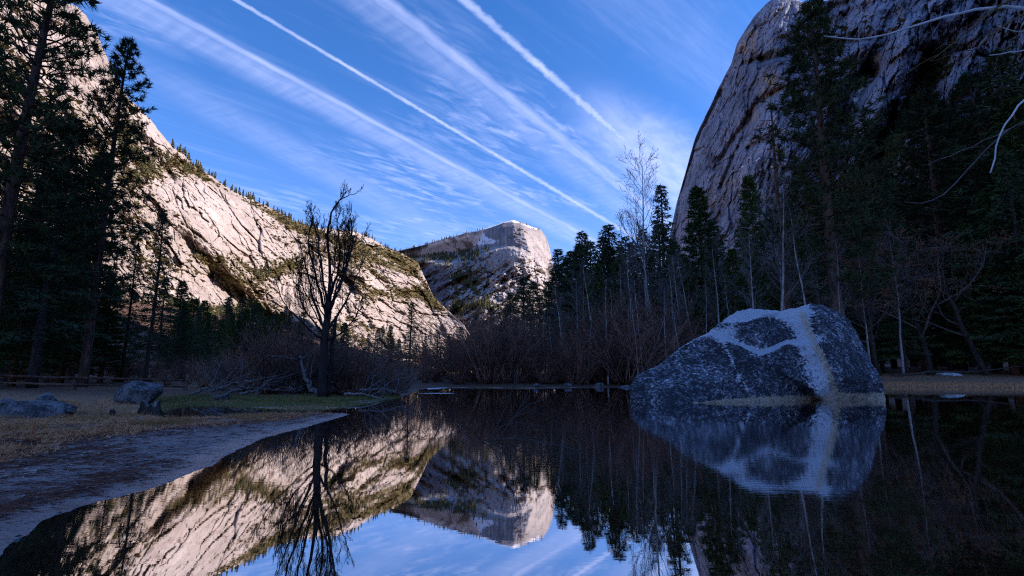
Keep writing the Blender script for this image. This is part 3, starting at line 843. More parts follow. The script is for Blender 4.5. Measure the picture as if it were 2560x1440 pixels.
# ------------------------------------------------------------------ scrub and trees on the walls (far masses)
def ico():
    bm = bmesh.new(); bmesh.ops.create_icosphere(bm, subdivisions=1, radius=1)
    v = np.array([q.co[:] for q in bm.verts]); f = np.array([[q.index for q in fc.verts] for fc in bm.faces]); bm.free()
    return v, f
def far_cone(rng, layers=4, sides=6):
    v = []; f = []
    for L in range(layers):
        z0 = 0.10 + 0.9 * L / layers * 0.93; z1 = min(1.0, z0 + 1.25 / layers)
        r = 0.19 * (1 - L / layers) ** 0.8 + 0.03
        b0 = len(v)
        for k in range(sides):
            a = k * 2 * math.pi / sides + L
            rr = r * rng.uniform(0.55, 1.25)
            v.append((rr * math.cos(a), rr * math.sin(a), z0 + rng.uniform(-0.04, 0.03)))
        v.append((0, 0, z1))
        for k in range(sides):
            f.append((b0 + k, b0 + (k + 1) % sides, b0 + sides))
    v += [(0.012, 0, 0), (-0.012, 0.01, 0), (-0.006, -0.012, 0), (0, 0, 0.5)]
    b0 = len(v) - 4
    f += [(b0, b0 + 1, b0 + 3), (b0 + 1, b0 + 2, b0 + 3), (b0 + 2, b0, b0 + 3)]
    return np.array(v), np.array(f)
def scatter(name, protos, P, S, mat, rng, squash=0.75, stretch=None):
    vs = []; fs = []; n0 = 0
    which = rng.integers(0, len(protos), len(P))
    for k, (pv, pf) in enumerate(protos):
        sel = np.where(which == k)[0]
        if not len(sel): continue
        a = rng.uniform(0, 6.28, len(sel)); c, s = np.cos(a), np.sin(a)
        sc = S[sel]
        q = np.empty((len(sel), len(pv), 3))
        q[:, :, 0] = (pv[None, :, 0] * c[:, None] - pv[None, :, 1] * s[:, None]) * sc[:, None] + P[sel, 0, None]
        q[:, :, 1] = (pv[None, :, 0] * s[:, None] + pv[None, :, 1] * c[:, None]) * sc[:, None] + P[sel, 1, None]
        q[:, :, 2] = pv[None, :, 2] * sc[:, None] * squash + P[sel, 2, None]
        vs.append(q.reshape(-1, 3))
        fs.append((pf[None] + (np.arange(len(sel)) * len(pv))[:, None, None] + n0).reshape(-1, 3))
        n0 += len(sel) * len(pv)
    return mesh_obj(name, np.concatenate(vs), np.concatenate(fs), mat, smooth=False)
rs = np.random.default_rng(5)
iv, jf = ico()
bm0 = bmesh.new(); bmesh.ops.create_icosphere(bm0, subdivisions=1, radius=1)
bm0.free()
def octa(rng):
    v = np.array([(1, 0, .3), (-1, 0, .3), (0, 1, .3), (0, -1, .3), (0, 0, 1), (.7, .7, .75), (-.7, .7, .7), (-.7, -.7, .75), (.7, -.7, .7), (0, 0, -.2)], float)
    v += rng.normal(scale=0.2, size=v.shape)
    f = [(4, 5, 0), (4, 0, 8), (4, 8, 3), (4, 3, 7), (4, 7, 1), (4, 1, 6), (4, 6, 2), (4, 2, 5), (9, 0, 5), (9, 5, 2), (9, 2, 6), (9, 6, 1), (9, 1, 7), (9, 7, 3), (9, 3, 8), (9, 8, 0)]
    return v, np.array(f)
bushes = [octa(rs) for _ in range(8)]
cones = [far_cone(rs) for _ in range(8)]
def pick(U, V, P, veg, n, thr, rng, umin, umax, gamma=1.0, vis=None):
    """random spots on a wall where the veg value passes a soft threshold; even in the picture's area"""
    r, c = P.shape[:2]
    jj = np.where((U[0] >= umin) & (U[0] <= umax))[0]
    ci = rng.integers(jj[0], jj[-1] + 1, n); ri = rng.integers(2, r - 1, n)
    h = (V[-1] - V[0])[ci]; keep = rng.random(n) < h / h.max()
    val = veg[ri, ci] + rng.normal(scale=0.10, size=n)
    keep &= val > thr
    return P[ri[keep], ci[keep]], U[ri[keep], ci[keep]], V[ri[keep], ci[keep]]
lv = LA['veg'][4:]
p_, u_, v_ = pick(LU, LV, LP, lv, 120000, 0.40, rs, -10, 1200)
sz = (1.5 + 4.2 * rs.random(len(p_)) ** 3) * (0.6 + 0.5 * p_[:, 1] / 1200.0)
o = scatter('hillside_scrub', bushes, p_, sz, M['far_leaf'], rs, 0.9)
tag(o, 'olive brown scrub clinging to ledges of the sunlit granite wall', 'scrub', kind='stuff')
p_, u_, v_ = pick(LU, LV, LP, lv, 20000, 0.70, rs, 100, 1200)
sz = 11 + 13 * rs.random(len(p_))
o = scatter('hillside_forest', cones, p_, sz, M['far_conifer'], rs, 1.0)
tag(o, 'small conifers massed on the sunlit granite wall', 'forest', kind='stuff')
fv = FA['veg'][4:]
p_, u_, v_ = pick(FU, FV, FP, fv, 30000, 0.46, rs, 960, 1400)
sz = 20 + 22 * rs.random(len(p_))
o = scatter('far_forest', cones, p_, sz, M['far_conifer'], rs, 1.0)
tag(o, 'far conifer forest on the shelf below the snowy dome', 'forest', kind='stuff')
rvg = RA['veg'][4:]
p_, u_, v_ = pick(RU, RV, RP, rvg, 40000, 0.44, rs, 1690, 2590)
sz = 3 + 5 * rs.random(len(p_)) ** 2
o = scatter('cliff_scrub', bushes, p_, sz, M['shade_scrub'], rs, 0.9)
tag(o, 'dark scrub on ledges of the shaded cliff', 'scrub', kind='stuff')
p_, u_, v_ = pick(RU, RV, RP, rvg, 12000, 0.62, rs, 1850, 2590)
sz = 10 + 14 * rs.random(len(p_))
o = scatter('cliff_forest', cones, p_, sz, M['shade_scrub'], rs, 1.0)
tag(o, 'dark conifers massed on the steep slope below the shaded cliff', 'forest', kind='stuff')

# conifers one by one along the skylines
def skyline(P, U, umin, umax, n, smin, smax, label, group, rng, mat):
    jj = np.where((U[0] >= umin) & (U[0] <= umax))[0]
    first = {}
    cs = np.sort(rng.integers(jj[0], jj[-1] + 1, n))
    for q in cs:
        k = int(rng.integers(0, len(cones)))
        p = P[rng.integers(0, 4), q]
        if k in first: o = first[k].copy(); COL.objects.link(o)
        else:
            o = mesh_obj('skyline_conifer', cones[k][0], cones[k][1], mat, smooth=False); first[k] = o
        s = rng.uniform(smin, smax)
        o.location = p; o.location.z -= s * 0.05; o.scale = (s * 0.9, s * 0.9, s); o.rotation_euler.z = rng.uniform(0, 6)
        tag(o, label, 'conifer', group)
skyline(LP, LU, 425, 1020, 130, 14, 30, 'small conifer standing on the skyline of the sunlit granite wall', 'conifers along the skyline of the sunlit wall', rs, M['far_conifer'])
skyline(FP, FU, 1000, 1200, 70, 20, 34, 'tiny conifer on the skyline of the snowy far dome', 'conifers along the skyline of the far dome', rs, M['far_conifer'])
skyline(FP, FU, 1300, 1352, 14, 14, 22, 'tiny conifer on the summit edge of the snowy far dome', 'conifers on the summit of the far dome', rs, M['far_conifer'])

# ------------------------------------------------------------------ tree builders (each kind once, then copies)
def conifer(kind, H, seed):
    rng = np.random.default_rng(seed)
    wood, leaf = MB(), MB()
    k = 14
    zz = np.linspace(0, 1, k)
    bend = 0.012 * H * np.stack([np.sin(zz * 3 + seed), np.cos(zz * 2.3 + seed * 2)], 1) * zz[:, None]
    axis = np.concatenate([bend, (zz * H)[:, None]], 1)
    r0 = H * {'pine': 0.0135, 'fir': 0.013, 'cedar': 0.017, 'spire': 0.012}[kind]
    wood.tube(axis, r0 * (1 - zz) ** 0.8 + 0.015, 8)
    z0 = {'pine': 0.22, 'fir': 0.16, 'cedar': 0.06, 'spire': 0.10}[kind]
    nb = {'pine': 165, 'fir': 135, 'cedar': 170, 'spire': 130}[kind]
    Lm = H * {'pine': 0.135, 'fir': 0.185, 'cedar': 0.17, 'spire': 0.115}[kind]
    B, D, LN, WD = [], [], [], []
    for i in range(nb):
        t = ((i + rng.random()) / nb) ** (0.9)
        z = (z0 + (0.985 - z0) * t) * H
        c = np.array([np.interp(z / H, zz, axis[:, 0]), np.interp(z / H, zz, axis[:, 1]), z])
        az = i * 2.399 + rng.normal(scale=0.4)
        if kind == 'pine':
            L = Lm * (1 - t ** 2.2) ** 0.8 * rng.uniform(0.45, 1.1) * (0.75 + 0.5 * math.sin(min(1, t * 3) * 1.57) - 0.25) + 0.25
            el = -0.25 + 0.75 * t + rng.normal(scale=0.12); cur = 0.35
        elif kind == 'cedar':
            L = Lm * (1 - t) ** 0.75 * rng.uniform(0.7, 1.1) + 0.2
            el = 0.25 + 0.3 * t + rng.normal(scale=0.1); cur = -0.35
        else:
            L = Lm * (1 - t) ** 0.80 * rng.uniform(0.40, 1.15) + 0.15
            el = -0.16 + 0.65 * t + rng.normal(scale=0.16); cur = -0.30 * (1 - t) + 0.1
        n = 6
        s = np.linspace(0, 1, n)
        hor = np.array([math.cos(az), math.sin(az), 0]); up = np.array([0, 0, 1.0])
        pts = c + L * (s[:, None] * (hor * math.cos(el) + up * math.sin(el))) + up * (cur * L * 0.5 * (s ** 2))[:, None]
        pts[1:] += rng.normal(scale=0.02 * L, size=(n - 1, 3))
        wood.tube(pts, (0.0035 * H * (1 - t * 0.6) * (L / Lm) ** 0.5) * (1 - s * 0.8) + 0.006, 3)
        side = np.cross(hor, up)
        if kind == 'pine':
            m = max(3, int(7 * L / Lm) + 2)
            for q in range(m):
                ss = rng.uniform(0.35, 1.0) if q else 1.0
                p = np.array([np.interp(ss, s, pts[:, a]) for a in range(3)])
                p = p + side * rng.normal(scale=0.14 * L) + up * rng.normal(scale=0.05 * L)
                g = 20
                d = rng.normal(size=(g, 3)) + hor * 0.35 + up * 0.45
                B.append(np.repeat(p[None], g, 0) + rng.normal(scale=0.05, size=(g, 3))); D.append(d)
                LN.append(rng.uniform(0.30, 0.52, g)); WD.append(np.full(g, 0.065))
        else:
            m = max(5, int(17 * L / Lm))
            for q in range(m):
                ss = 0.12 + 0.88 * (q + rng.random()) / m
                p = np.array([np.interp(ss, s, pts[:, a]) for a in range(3)])
                sg = 1 if q % 2 else -1
                tl = (0.36 * L * (1.05 - ss) + 0.22)
                droop = -0.25 if kind != 'cedar' else 0.15
                td = hor * 0.65 + sg * side * rng.uniform(0.5, 1.0) + up * (droop + rng.normal(scale=0.18))
                td /= np.linalg.norm(td)
                g = 7 if kind != 'cedar' else 8
                f = rng.random(g)
                B.append(p + td * tl * f[:, None] + rng.normal(scale=0.04, size=(g, 3)))
                D.append(td + rng.normal(scale=0.55, size=(g, 3)) + up * (-0.15 if kind != 'cedar' else 0.25))
                LN.append(rng.uniform(0.26, 0.46, g)); WD.append(np.full(g, 0.10 if kind != 'cedar' else 0.13))
    leaf.tris(np.concatenate(B), np.concatenate(D), np.concatenate(LN), np.concatenate(WD), rng)
    return wood, leaf
def grow(mb, rng, p, d, L, r, lev, P):
    n = P['segs'][lev]
    pts = [np.array(p, float)]; dd = np.array(d, float)
    for i in range(n):
        dd = dd + rng.normal(scale=P['wob'][lev], size=3) + np.array([0, 0, P['up'][lev]])
        dd /= np.linalg.norm(dd)
        pts.append(pts[-1] + dd * L / n)
    pts = np.array(pts)
    s = np.linspace(0, 1, n + 1)
    rad = np.maximum(r * (1 - s * P['tap'][lev]), P['rmin'])
    mb.tube(pts, rad, P['sides'][lev])
    if lev + 1 < len(P['segs']):
        m = P['kids'][lev]
        for k in range(m):
            f = P['from'][lev] + (1 - P['from'][lev]) * (k + rng.random()) / m
            f = min(f, 0.99)
            q = np.array([np.interp(f, s, pts[:, a]) for a in range(3)])
            i = min(int(f * n), n - 1)
            tdir = pts[i + 1] - pts[i]; tdir /= np.linalg.norm(tdir)
            ref = rng.normal(size=3); perp = np.cross(tdir, ref); perp /= np.linalg.norm(perp)
            an = rng.uniform(*P['ang'][lev])
            nd = tdir * math.cos(an) + perp * math.sin(an)
            grow(mb, rng, q, nd, L * P['len'][lev] * (1.15 - 0.6 * f) * rng.uniform(0.7, 1.2), float(np.interp(f, s, rad)) * P['rk'][lev], lev + 1, P)
    return pts
TALL = dict(segs=[14, 6, 4, 3], wob=[0.035, 0.10, 0.16, 0.2], up=[0.02, 0.10, 0.08, 0.05], tap=[0.9, 0.85, 0.8, 0.6], rmin=0.012, sides=[7, 4, 3, 3],
            kids=[26, 7, 4], **{'from': [0.38, 0.2, 0.2]}, ang=[(0.5, 0.95), (0.4, 0.9), (0.4, 0.9)], len=[0.26, 0.5, 0.55], rk=[0.42, 0.55, 0.6])
SLIM = dict(TALL, kids=[20, 5, 3], len=[0.17, 0.5, 0.5], rmin=0.010, **{'from': [0.45, 0.2, 0.2]})
OAK = dict(segs=[8, 7, 5, 4], wob=[0.10, 0.18, 0.22, 0.25], up=[0.04, 0.05, 0.03, 0.0], tap=[0.7, 0.8, 0.8, 0.6], rmin=0.012, sides=[7, 5, 3, 3],
           kids=[13, 8, 5], **{'from': [0.22, 0.25, 0.2]}, ang=[(0.6, 1.15), (0.5, 1.0), (0.4, 1.0)], len=[0.62, 0.5, 0.5], rk=[0.5, 0.55, 0.6])
def bare(H, P, seed, r0):
    rng = np.random.default_rng(seed)
    trunk, crown = MB(), MB()
    n = P['segs'][0]; s = np.linspace(0, 1, n + 1)
    dd = np.array([rng.normal(scale=0.02), rng.normal(scale=0.02), 1.0]); pts = [np.zeros(3)]
    for i in range(n):
        dd = dd + rng.normal(scale=P['wob'][0], size=3) + np.array([0, 0, P['up'][0] + 0.03]); dd /= np.linalg.norm(dd)
        pts.append(pts[-1] + dd * H / n)
    pts = np.array(pts); pts[:, 2] *= H / pts[-1, 2]
    rad = np.maximum(r0 * (1 - s * P['tap'][0]), P['rmin'])
    trunk.tube(pts, rad, P['sides'][0])
    tips = []
    for k in range(P['kids'][0]):
        f = P['from'][0] + (0.98 - P['from'][0]) * (k + rng.random()) / P['kids'][0]
        q = np.array([np.interp(f, s, pts[:, a]) for a in range(3)])
        i = min(int(f * n), n - 1)
        tdir = pts[i + 1] - pts[i]; tdir /= np.linalg.norm(tdir)
        ref = rng.normal(size=3); perp = np.cross(tdir, ref); perp /= np.linalg.norm(perp)
        an = rng.uniform(*P['ang'][0])
        lp = grow(crown, rng, q, tdir * math.cos(an) + perp * math.sin(an), H * P['len'][0] * (1.2 - 0.75 * f) * rng.uniform(0.7, 1.2),
             float(np.interp(f, s, rad)) * P['rk'][0], 1, P)
        tips.append(lp)
    return trunk, crown, tips, rng
def shrub(H, seed, stems=46, spread=0.55):
    rng = np.random.default_rng(seed)
    st, tw = MB(), MB()
    PP = dict(segs=[7, 4, 3], wob=[0.07, 0.14, 0.2], up=[0.05, 0.06, 0.05], tap=[0.8, 0.8, 0.6], rmin=0.008, sides=[4, 3, 3],
              kids=[8, 3], **{'from': [0.25, 0.2]}, ang=[(0.25, 0.7), (0.3, 0.8)], len=[0.36, 0.5], rk=[0.55, 0.6])
    for i in range(stems):
        az = rng.uniform(0, 6.28); lean = spread * rng.random() ** 0.7
        d = np.array([math.cos(az) * math.sin(lean), math.sin(az) * math.sin(lean), math.cos(lean)])
        p = np.array([math.cos(az), math.sin(az), 0]) * rng.uniform(0, 0.10) * H
        L = H * rng.uniform(0.55, 1.05)
        n = PP['segs'][0]
        grow(tw if i % 4 else st, rng, p, d, L, 0.006 * H * rng.uniform(0.6, 1.2), 0, PP)
    return st, tw

PROTO = {}
def reg(key, root):
    PROTO[key] = [root, False]
def make_conifer(key, name, kind, H, seed, bark, leaf):
    e = empty(name)
    w, l = conifer(kind, H, seed)
    w.build('trunk', bark, e); l.build('crown', leaf, e, smooth=False)
    e['H'] = H; reg(key, e)
for i in range(3): make_conifer('pine%d' % i, 'pine_tree', 'pine', 25.0, 11 + i, M['pine_bark'], M['pine_leaf'])
for i in range(4): make_conifer('fir%d' % i, 'fir_tree', 'fir', 22.0, 31 + i, M['dark_bark'], M['fir_leaf'])
for i in range(2): make_conifer('cedar%d' % i, 'cedar_tree', 'cedar', 20.0, 51 + i, M['red_bark'], M['cedar_leaf'])
for i in range(2): make_conifer('spire%d' % i, 'fir_tree', 'spire', 22.0, 61 + i, M['dark_bark'], M['fir_leaf'])
def make_bare(key, name, H, P, seed, r0, bark, twig, leaves=None):
    e = empty(name)
    t, c, tips, rng = bare(H, P, seed, r0)
    t.build('trunk', bark, e); c.build('crown', twig, e)
    if leaves:
        lb = MB()
        V = np.concatenate(c.v)
        k = rng.choice(len(V), leaves, replace=True)
        # leaves hang in loose clusters
        cl = fbm(V[k, 0] * 0.5, V[k, 1] * 0.5, V[k, 2] * 0.5, 2) > 0.02
        k = k[cl]
        lb.tris(V[k] + rng.normal(scale=0.10, size=(len(k), 3)), rng.normal(size=(len(k), 3)) - np.array([0, 0, 0.6]), rng.uniform(0.10, 0.20, len(k)), 0.11, rng)
        lb.build('leaves', M['oak_leaf'], e, smooth=False)
    e['H'] = H; reg(key, e)
for i in range(3): make_bare('alder%d' % i, 'bare_alder', 20.0, TALL, 71 + i, 0.19, M['alder_bark'], M['twig'])
for i in range(2): make_bare('slim%d' % i, 'bare_sapling', 14.0, SLIM, 81 + i, 0.10, M['alder_bark'], M['twig'])
for i in range(2): make_bare('oak%d' % i, 'oak_tree', 14.0, OAK, 91 + i, 0.26, M['dark_bark'], M['twig'], 9000)
for i in range(4):
    e = empty('willow_shrub'); s_, t_ = shrub(6.0, 101 + i, 46, (0.55, 0.75, 0.9, 0.5)[i])
    s_.build('stems', M['dark_bark'], e); t_.build('twigs', M['red_twig'], e); e['H'] = 6.0; reg('willow%d' % i, e)
for i in range(2):
    e = empty('bare_shrub'); s_, t_ = shrub(5.0, 111 + i, 40, (0.8, 1.0)[i])
    s_.build('stems', M['dark_bark'], e); t_.build('twigs', M['twig'], e); e['H'] = 5.0; reg('grey%d' % i, e)

def plant(key, x, y, height, label, cat, group=None, rot=None, wide=1.0, sink=0.03, lean=None):
    root, used = PROTO[key]
    if not used: o = root; PROTO[key][1] = True
    else: o = copy_tree(root)
    for k in ('label', 'category', 'group'):
        if k in o: del o[k]
    s = height / root['H']
    o.location = (x, y, ground_z(x, y) - sink)
    o.rotation_euler = (lean[0] if lean else 0, lean[1] if lean else 0, random.uniform(0, 6.28) if rot is None else rot)
    o.scale = (s * wide, s * wide, s)
    tag(o, label, cat, group)
    return o
def plant_px(key, u, Y, vtop, label, cat, group=None, **kw):
    """foot under photo column u at distance Y, top at photo row vtop"""
    p = at(u, 950, Y)
    x, y = float(p[0]), float(p[1])
    b = ray(u, vtop)
    ztop = HC + Y * float(b[2] / b[1])
    return plant(key, x, y, ztop - ground_z(x, y), label, cat, group, **kw)

# ------------------------------------------------------------------ the big boulder in the water
def boulder():
    def zw(u, v): return float(wp(u, v)[1])
    out = [(1576, 966, 24.7), (1590, 945, 25.0), (1640, 915, 25.3), (1700, 870, 25.9), (1740, 848, 26.3), (1775, 830, 26.6), (1796, 812, 27.0), (1812, 797, 27.4), (1845, 775, 28.4), (1875, 770, 29.0),
           (1905, 772, 29.1), (1950, 777, 29.0), (1980, 771, 29.0), (2000, 768, 28.9), (2025, 760, 28.6), (2060, 766, 28.4), (2095, 781, 28.3), (2122, 798, 28.2), (2145, 832, 28.1), (2162, 872, 27.9),
           (2180, 905, 27.6), (2198, 935, 27.2), (2210, 962, 26.8), (2216, 998, 26.6)]
    foot = [(2170, 998), (2110, 999), (2060, 1000), (2044, 1002), (1990, 1001), (1930, 1003), (1850, 1005), (1760, 1007), (1680, 1008), (1610, 1005)]
    foot = [(u, v, zw(u, v)) for u, v in foot]
    foot[3] = (2040, 1000, foot[3][2] + 1.3)
    inner = [(1818, 806, 26.9), (1866, 806, 26.6), (1890, 795, 26.6), (1910, 784, 26.9), (1940, 797, 27.2), (1972, 790, 27.4), (2010, 785, 27.3), (2050, 790, 27.2), (2085, 815, 27.1),   # 0-8 top edge
             (1802, 828, 26.6), (1854, 858, 26.3), (1901, 873, 26.1), (1932, 865, 26.2), (1966, 850, 26.4), (2035, 850, 26.5),                                                         # 9-14 foot of upper facet
             (1778, 838, 25.9), (1850, 868, 25.0), (1903, 890, 24.6), (1940, 874, 24.9), (1968, 860, 25.2), (2040, 864, 25.5),                                                         # 15-20 shelf lip
             (1832, 905, 24.5), (1862, 962, 24.2), (1770, 900, 25.2), (1700, 930, 24.6), (1640, 965, 24.3),                                                                             # 21-25 lower left
             (1935, 918, 24.8), (1962, 932, 24.75), (2008, 958, 24.6), (2044, 985, 24.8), (1998, 966, 25.6), (1950, 945, 25.0), (1920, 960, 24.7),                                       # 26-32 split
             (2060, 905, 25.5), (2085, 950, 25.2), (2120, 900, 26.2), (2150, 950, 26.0), (2110, 850, 26.8)]                                                                             # 33-37 right face
    pts = out + foot + inner
    no = len(out) + len(foot)
    e = [(i, (i + 1) % no) for i in range(no)]
    def ch(*k): return [(no + a, no + b_) for a, b_ in zip(k[:-1], k[1:])]
    e += ch(0, 1, 2, 3, 4, 5, 6, 7, 8) + ch(9, 10, 11, 12, 13, 14) + ch(15, 16, 17, 18, 19, 20) + ch(17, 26, 27, 28, 29) + ch(27, 31, 30)
    vv, ee, ff, *_r = mgeo.delaunay_2d_cdt([Vector((p[0], -p[1])) for p in pts], e, [list(range(no))], 1, 1e-4)
    lut = {}
    P3 = []
    arr = np.array(pts)
    for q in vv:
        k = int(np.argmin((arr[:, 0] - q.x) ** 2 + (arr[:, 1] + q.y) ** 2))
        P3.append(at(q.x, -q.y, arr[k, 2]))
    P3 = [np.array(p, float) for p in P3]
    nf = len(P3)
    bm = bmesh.new()
    bv = [bm.verts.new(p) for p in P3]
    for f in ff:
        try: bm.faces.new([bv[i] for i in f])
        except ValueError: pass
    # boundary loop -> back and underside
    order = []
    for p in out + foot:
        t = at(p[0], p[1], p[2])
        order.append(int(np.argmin([np.linalg.norm(t - q) for q in P3])))
    loop = np.array([P3[i] for i in order])
    cen = loop.mean(0) + np.array([0.3, 3.0, -0.2])
    isfoot = np.arange(len(loop)) >= len(out) - 1
    isfoot[0] = True
    r1 = loop + (cen - loop) * 0.10 + np.array([0, 1.1, 0]); r2 = loop + (cen - loop) * 0.42 + np.array([0, 2.6, 0])
    r1[isfoot] = loop[isfoot] + np.array([0, 0.05, -0.9]); r2[isfoot] = loop[isfoot] * 0.6 + cen * 0.4; r2[isfoot, 2] = -1.2
    rings = [[bv[i] for i in order]]
    for r in (r1, r2): rings.append([bm.verts.new(q) for q in r])
    cv = bm.verts.new(cen + np.array([0, 3.0, 0]))
    m = len(loop)
    for a, b_ in zip(rings[:-1], rings[1:]):
        for i in range(m):
            j = (i + 1) % m
            bm.faces.new([a[i], b_[i], b_[j], a[j]])
    for i in range(m): bm.faces.new([rings[-1][i], cv, rings[-1][(i + 1) % m]])
    bmesh.ops.triangulate(bm, faces=bm.faces[:])
    bmesh.ops.recalc_face_normals(bm, faces=bm.faces[:])
    for it in range(4):
        bmesh.ops.subdivide_edges(bm, edges=bm.edges[:], cuts=1, use_grid_fill=True)
        if it == 3:
            bmesh.ops.smooth_vert(bm, verts=bm.verts[:], factor=0.3, use_axis_x=True, use_axis_y=True, use_axis_z=True)
    bmesh.ops.triangulate(bm, faces=bm.faces[:])
    bm.normal_update(); bm.verts.index_update()
    V = np.array([q.co[:] for q in bm.verts]); N = np.array([q.normal[:] for q in bm.verts])
    F = np.array([[q.index for q in f.verts] for f in bm.faces]); bm.free()
    V = V + N * (-0.05 * (ridged(V[:, 0] * 0.45, V[:, 1] * 0.45, V[:, 2] * 0.55, 3) - 1.2) * 0.6 + 0.07 * fbm(V[:, 0] * 0.7, V[:, 1] * 0.7, V[:, 2] * 0.7, 3) + 0.035 * fbm(V[:, 0] * 3, V[:, 1] * 3, V[:, 2] * 3, 3, 0.6))[:, None]
    U, VV = topix(V)
    def sg(pts, w0, w1=None):
        return seg(U, VV, pts, w0)
    pale = sst(N[:, 2], 0.80, 0.95) * 0.7  # upward faces paler: bare granite plus sky light put into the colour
    tanb = np.zeros(len(V))
    pale += 0.85 * sg([(1985, 780), (2008, 830), (2026, 880), (2042, 930), (2062, 995)], 36)
    tanb += 0.70 * sg([(2005, 785), (2032, 850), (2060, 905), (2078, 950), (2092, 1000)], 15)
    pale += 0.6 * sg([(1805, 850), (1830, 900), (1850, 950), (1868, 975)], 7) + 0.45 * sg([(1790, 848), (1815, 905)], 5)
    pale += 0.62 * sg([(1780, 832), (1850, 860), (1903, 880)], 10) + 0.6 * sg([(1903, 882), (1940, 868), (1970, 855), (2030, 857)], 8)  # pale shelf, partly sky light painted along it
    pale += 0.35 * sg([(1880, 900), (1900, 950)], 14) + 0.3 * sg([(1690, 900), (1720, 870)], 16)
    pale += 0.55 * ell(U, VV, 1822, 828, 44, 22) + 1.2 * ell(U, VV, 1866, 783, 72, 19) + 0.15 * ell(U, VV, 1740, 862, 40, 16, -0.5) + 0.6 * ell(U, VV, 1990, 782, 40, 16)
    pale -= 0.5 * ell(U, VV, 1900, 830, 40, 26) + 0.45 * ell(U, VV, 2110, 850, 50, 60) + 0.3 * ell(U, VV, 1960, 890, 22, 26)
    pale -= 0.6 * ell(U, VV, 1680, 985, 90, 22)
    hz = V[:, 2]
    wl = np.interp(U, [1600, 1720, 1800, 1900, 2040, 2100, 2216], [0.0, 0.0, 0.16, 0.36, 0.36, 0.5, 0.55]) + 0.12 * fbm(U / 22, 1.0, 2.0, 3)
    tanb += 0.72 * (1 - sst(hz, wl * 0.4, wl + 0.05)) * (wl > 0.02)
    o = mesh_obj('boulder', V, F, M['boulder'], attrs=dict(pale=np.clip(pale, 0, 1), tan=np.clip(tanb, 0, 1)))
    tag(o, 'huge faceted grey boulder with pale and tan streaks standing in the lake', 'boulder')
boulder()

# ------------------------------------------------------------------ smaller rocks
def rock(u, v, w, h, label, zoff=0.0, seed=0, deep=0.8, mat='rock', rotz=0.0, name='rock', group=None, Y=None):
    """rock whose foot shows at photo (u, v), w x h photo pixels in size"""
    rng = np.random.default_rng(seed)
    if Y is None:
        z = 0.3
        for _ in range(12):
            p = wp(u, v, z); z = 0.5 * z + 0.5 * ground_z(float(p[0]), float(p[1]))
        p = wp(u, v, z)
    else: p = at(u, v, Y); 
    s = p[1] / 1280
    bm = bmesh.new(); bmesh.ops.create_icosphere(bm, subdivisions=4, radius=1)
    V = np.array([q.co[:] for q in bm.verts]); F = np.array([[q.index for q in f.verts] for f in bm.faces]); bm.free()
    for i in range(16):
        nn = rng.normal(size=3); nn /= np.linalg.norm(nn); off = rng.uniform(0.55, 0.85)
        d = V @ nn
        V = V - np.where(d > off, d - off, 0)[:, None] * nn * 0.95
    V += 0.03 * np.stack([fbm(V[:, 0] * 2.5, V[:, 1] * 2.5, V[:, 2] * 2.5 + 9 * k + seed, 3) for k in range(3)], 1)
    V -= (V.max(0) + V.min(0)) / 2; V /= (V.max(0) - V.min(0)) / 2
    sx, sy, sz = w * s / 2, w * s / 2 * deep, h * s / 2 * 1.25
    V = V * np.array([sx, sy, sz])
    c, sn = math.cos(rotz), math.sin(rotz)
    V = np.stack([V[:, 0] * c - V[:, 1] * sn, V[:, 0] * sn + V[:, 1] * c, V[:, 2]], 1)
    o = mesh_obj(name, V, F, M[mat])
    gx_, gy_ = float(p[0]), float(p[1]) + sy * 0.6
    o.location = (gx_, gy_, (ground_z(gx_, gy_) if Y is None else float(p[2])) + sz * 0.6 + zoff)
    tag(o, label, 'rock', group)
    return o
rock(62, 1042, 150, 44, 'long low grey rock lying on dry grass beside three smaller rocks', seed=3, zoff=-0.06)
rock(104, 1030, 44, 42, 'upright wedge shaped grey rock leaning over the long low rock', seed=5, zoff=0.05)
rock(122, 1042, 74, 22, 'smooth pale tapering rock at the end of the long low rock', seed=8, mat='rock')
rock(152, 1032, 46, 22, 'small dark rounded rock beside the pale tapering rock', seed=11)
rock(5, 1022, 50, 26, 'pale rock behind the long low rock', seed=15)
rock(332, 1010, 104, 62, 'dark angular boulder with a stump in front, on the left bank', seed=24, deep=0.7, zoff=-0.08)
rock(1222, 1112, 20, 12, 'small dark stone breaking the still water', seed=31, Y=float(wp(1222, 1110)[1]), zoff=-0.06, deep=0.7)
rock(545, 1002, 40, 14, 'small grey rock lying on the green grassy spit', seed=41)
for k_, (a_, b_, w_) in enumerate([(1500, 966, 26), (1420, 966, 18), (1560, 966, 30), (1340, 968, 16)]):
    rock(a_, b_, w_, 9, 'pale stone at the waterline under the bare willow shrubs', seed=51 + k_, group='pale stones along the far waterline')

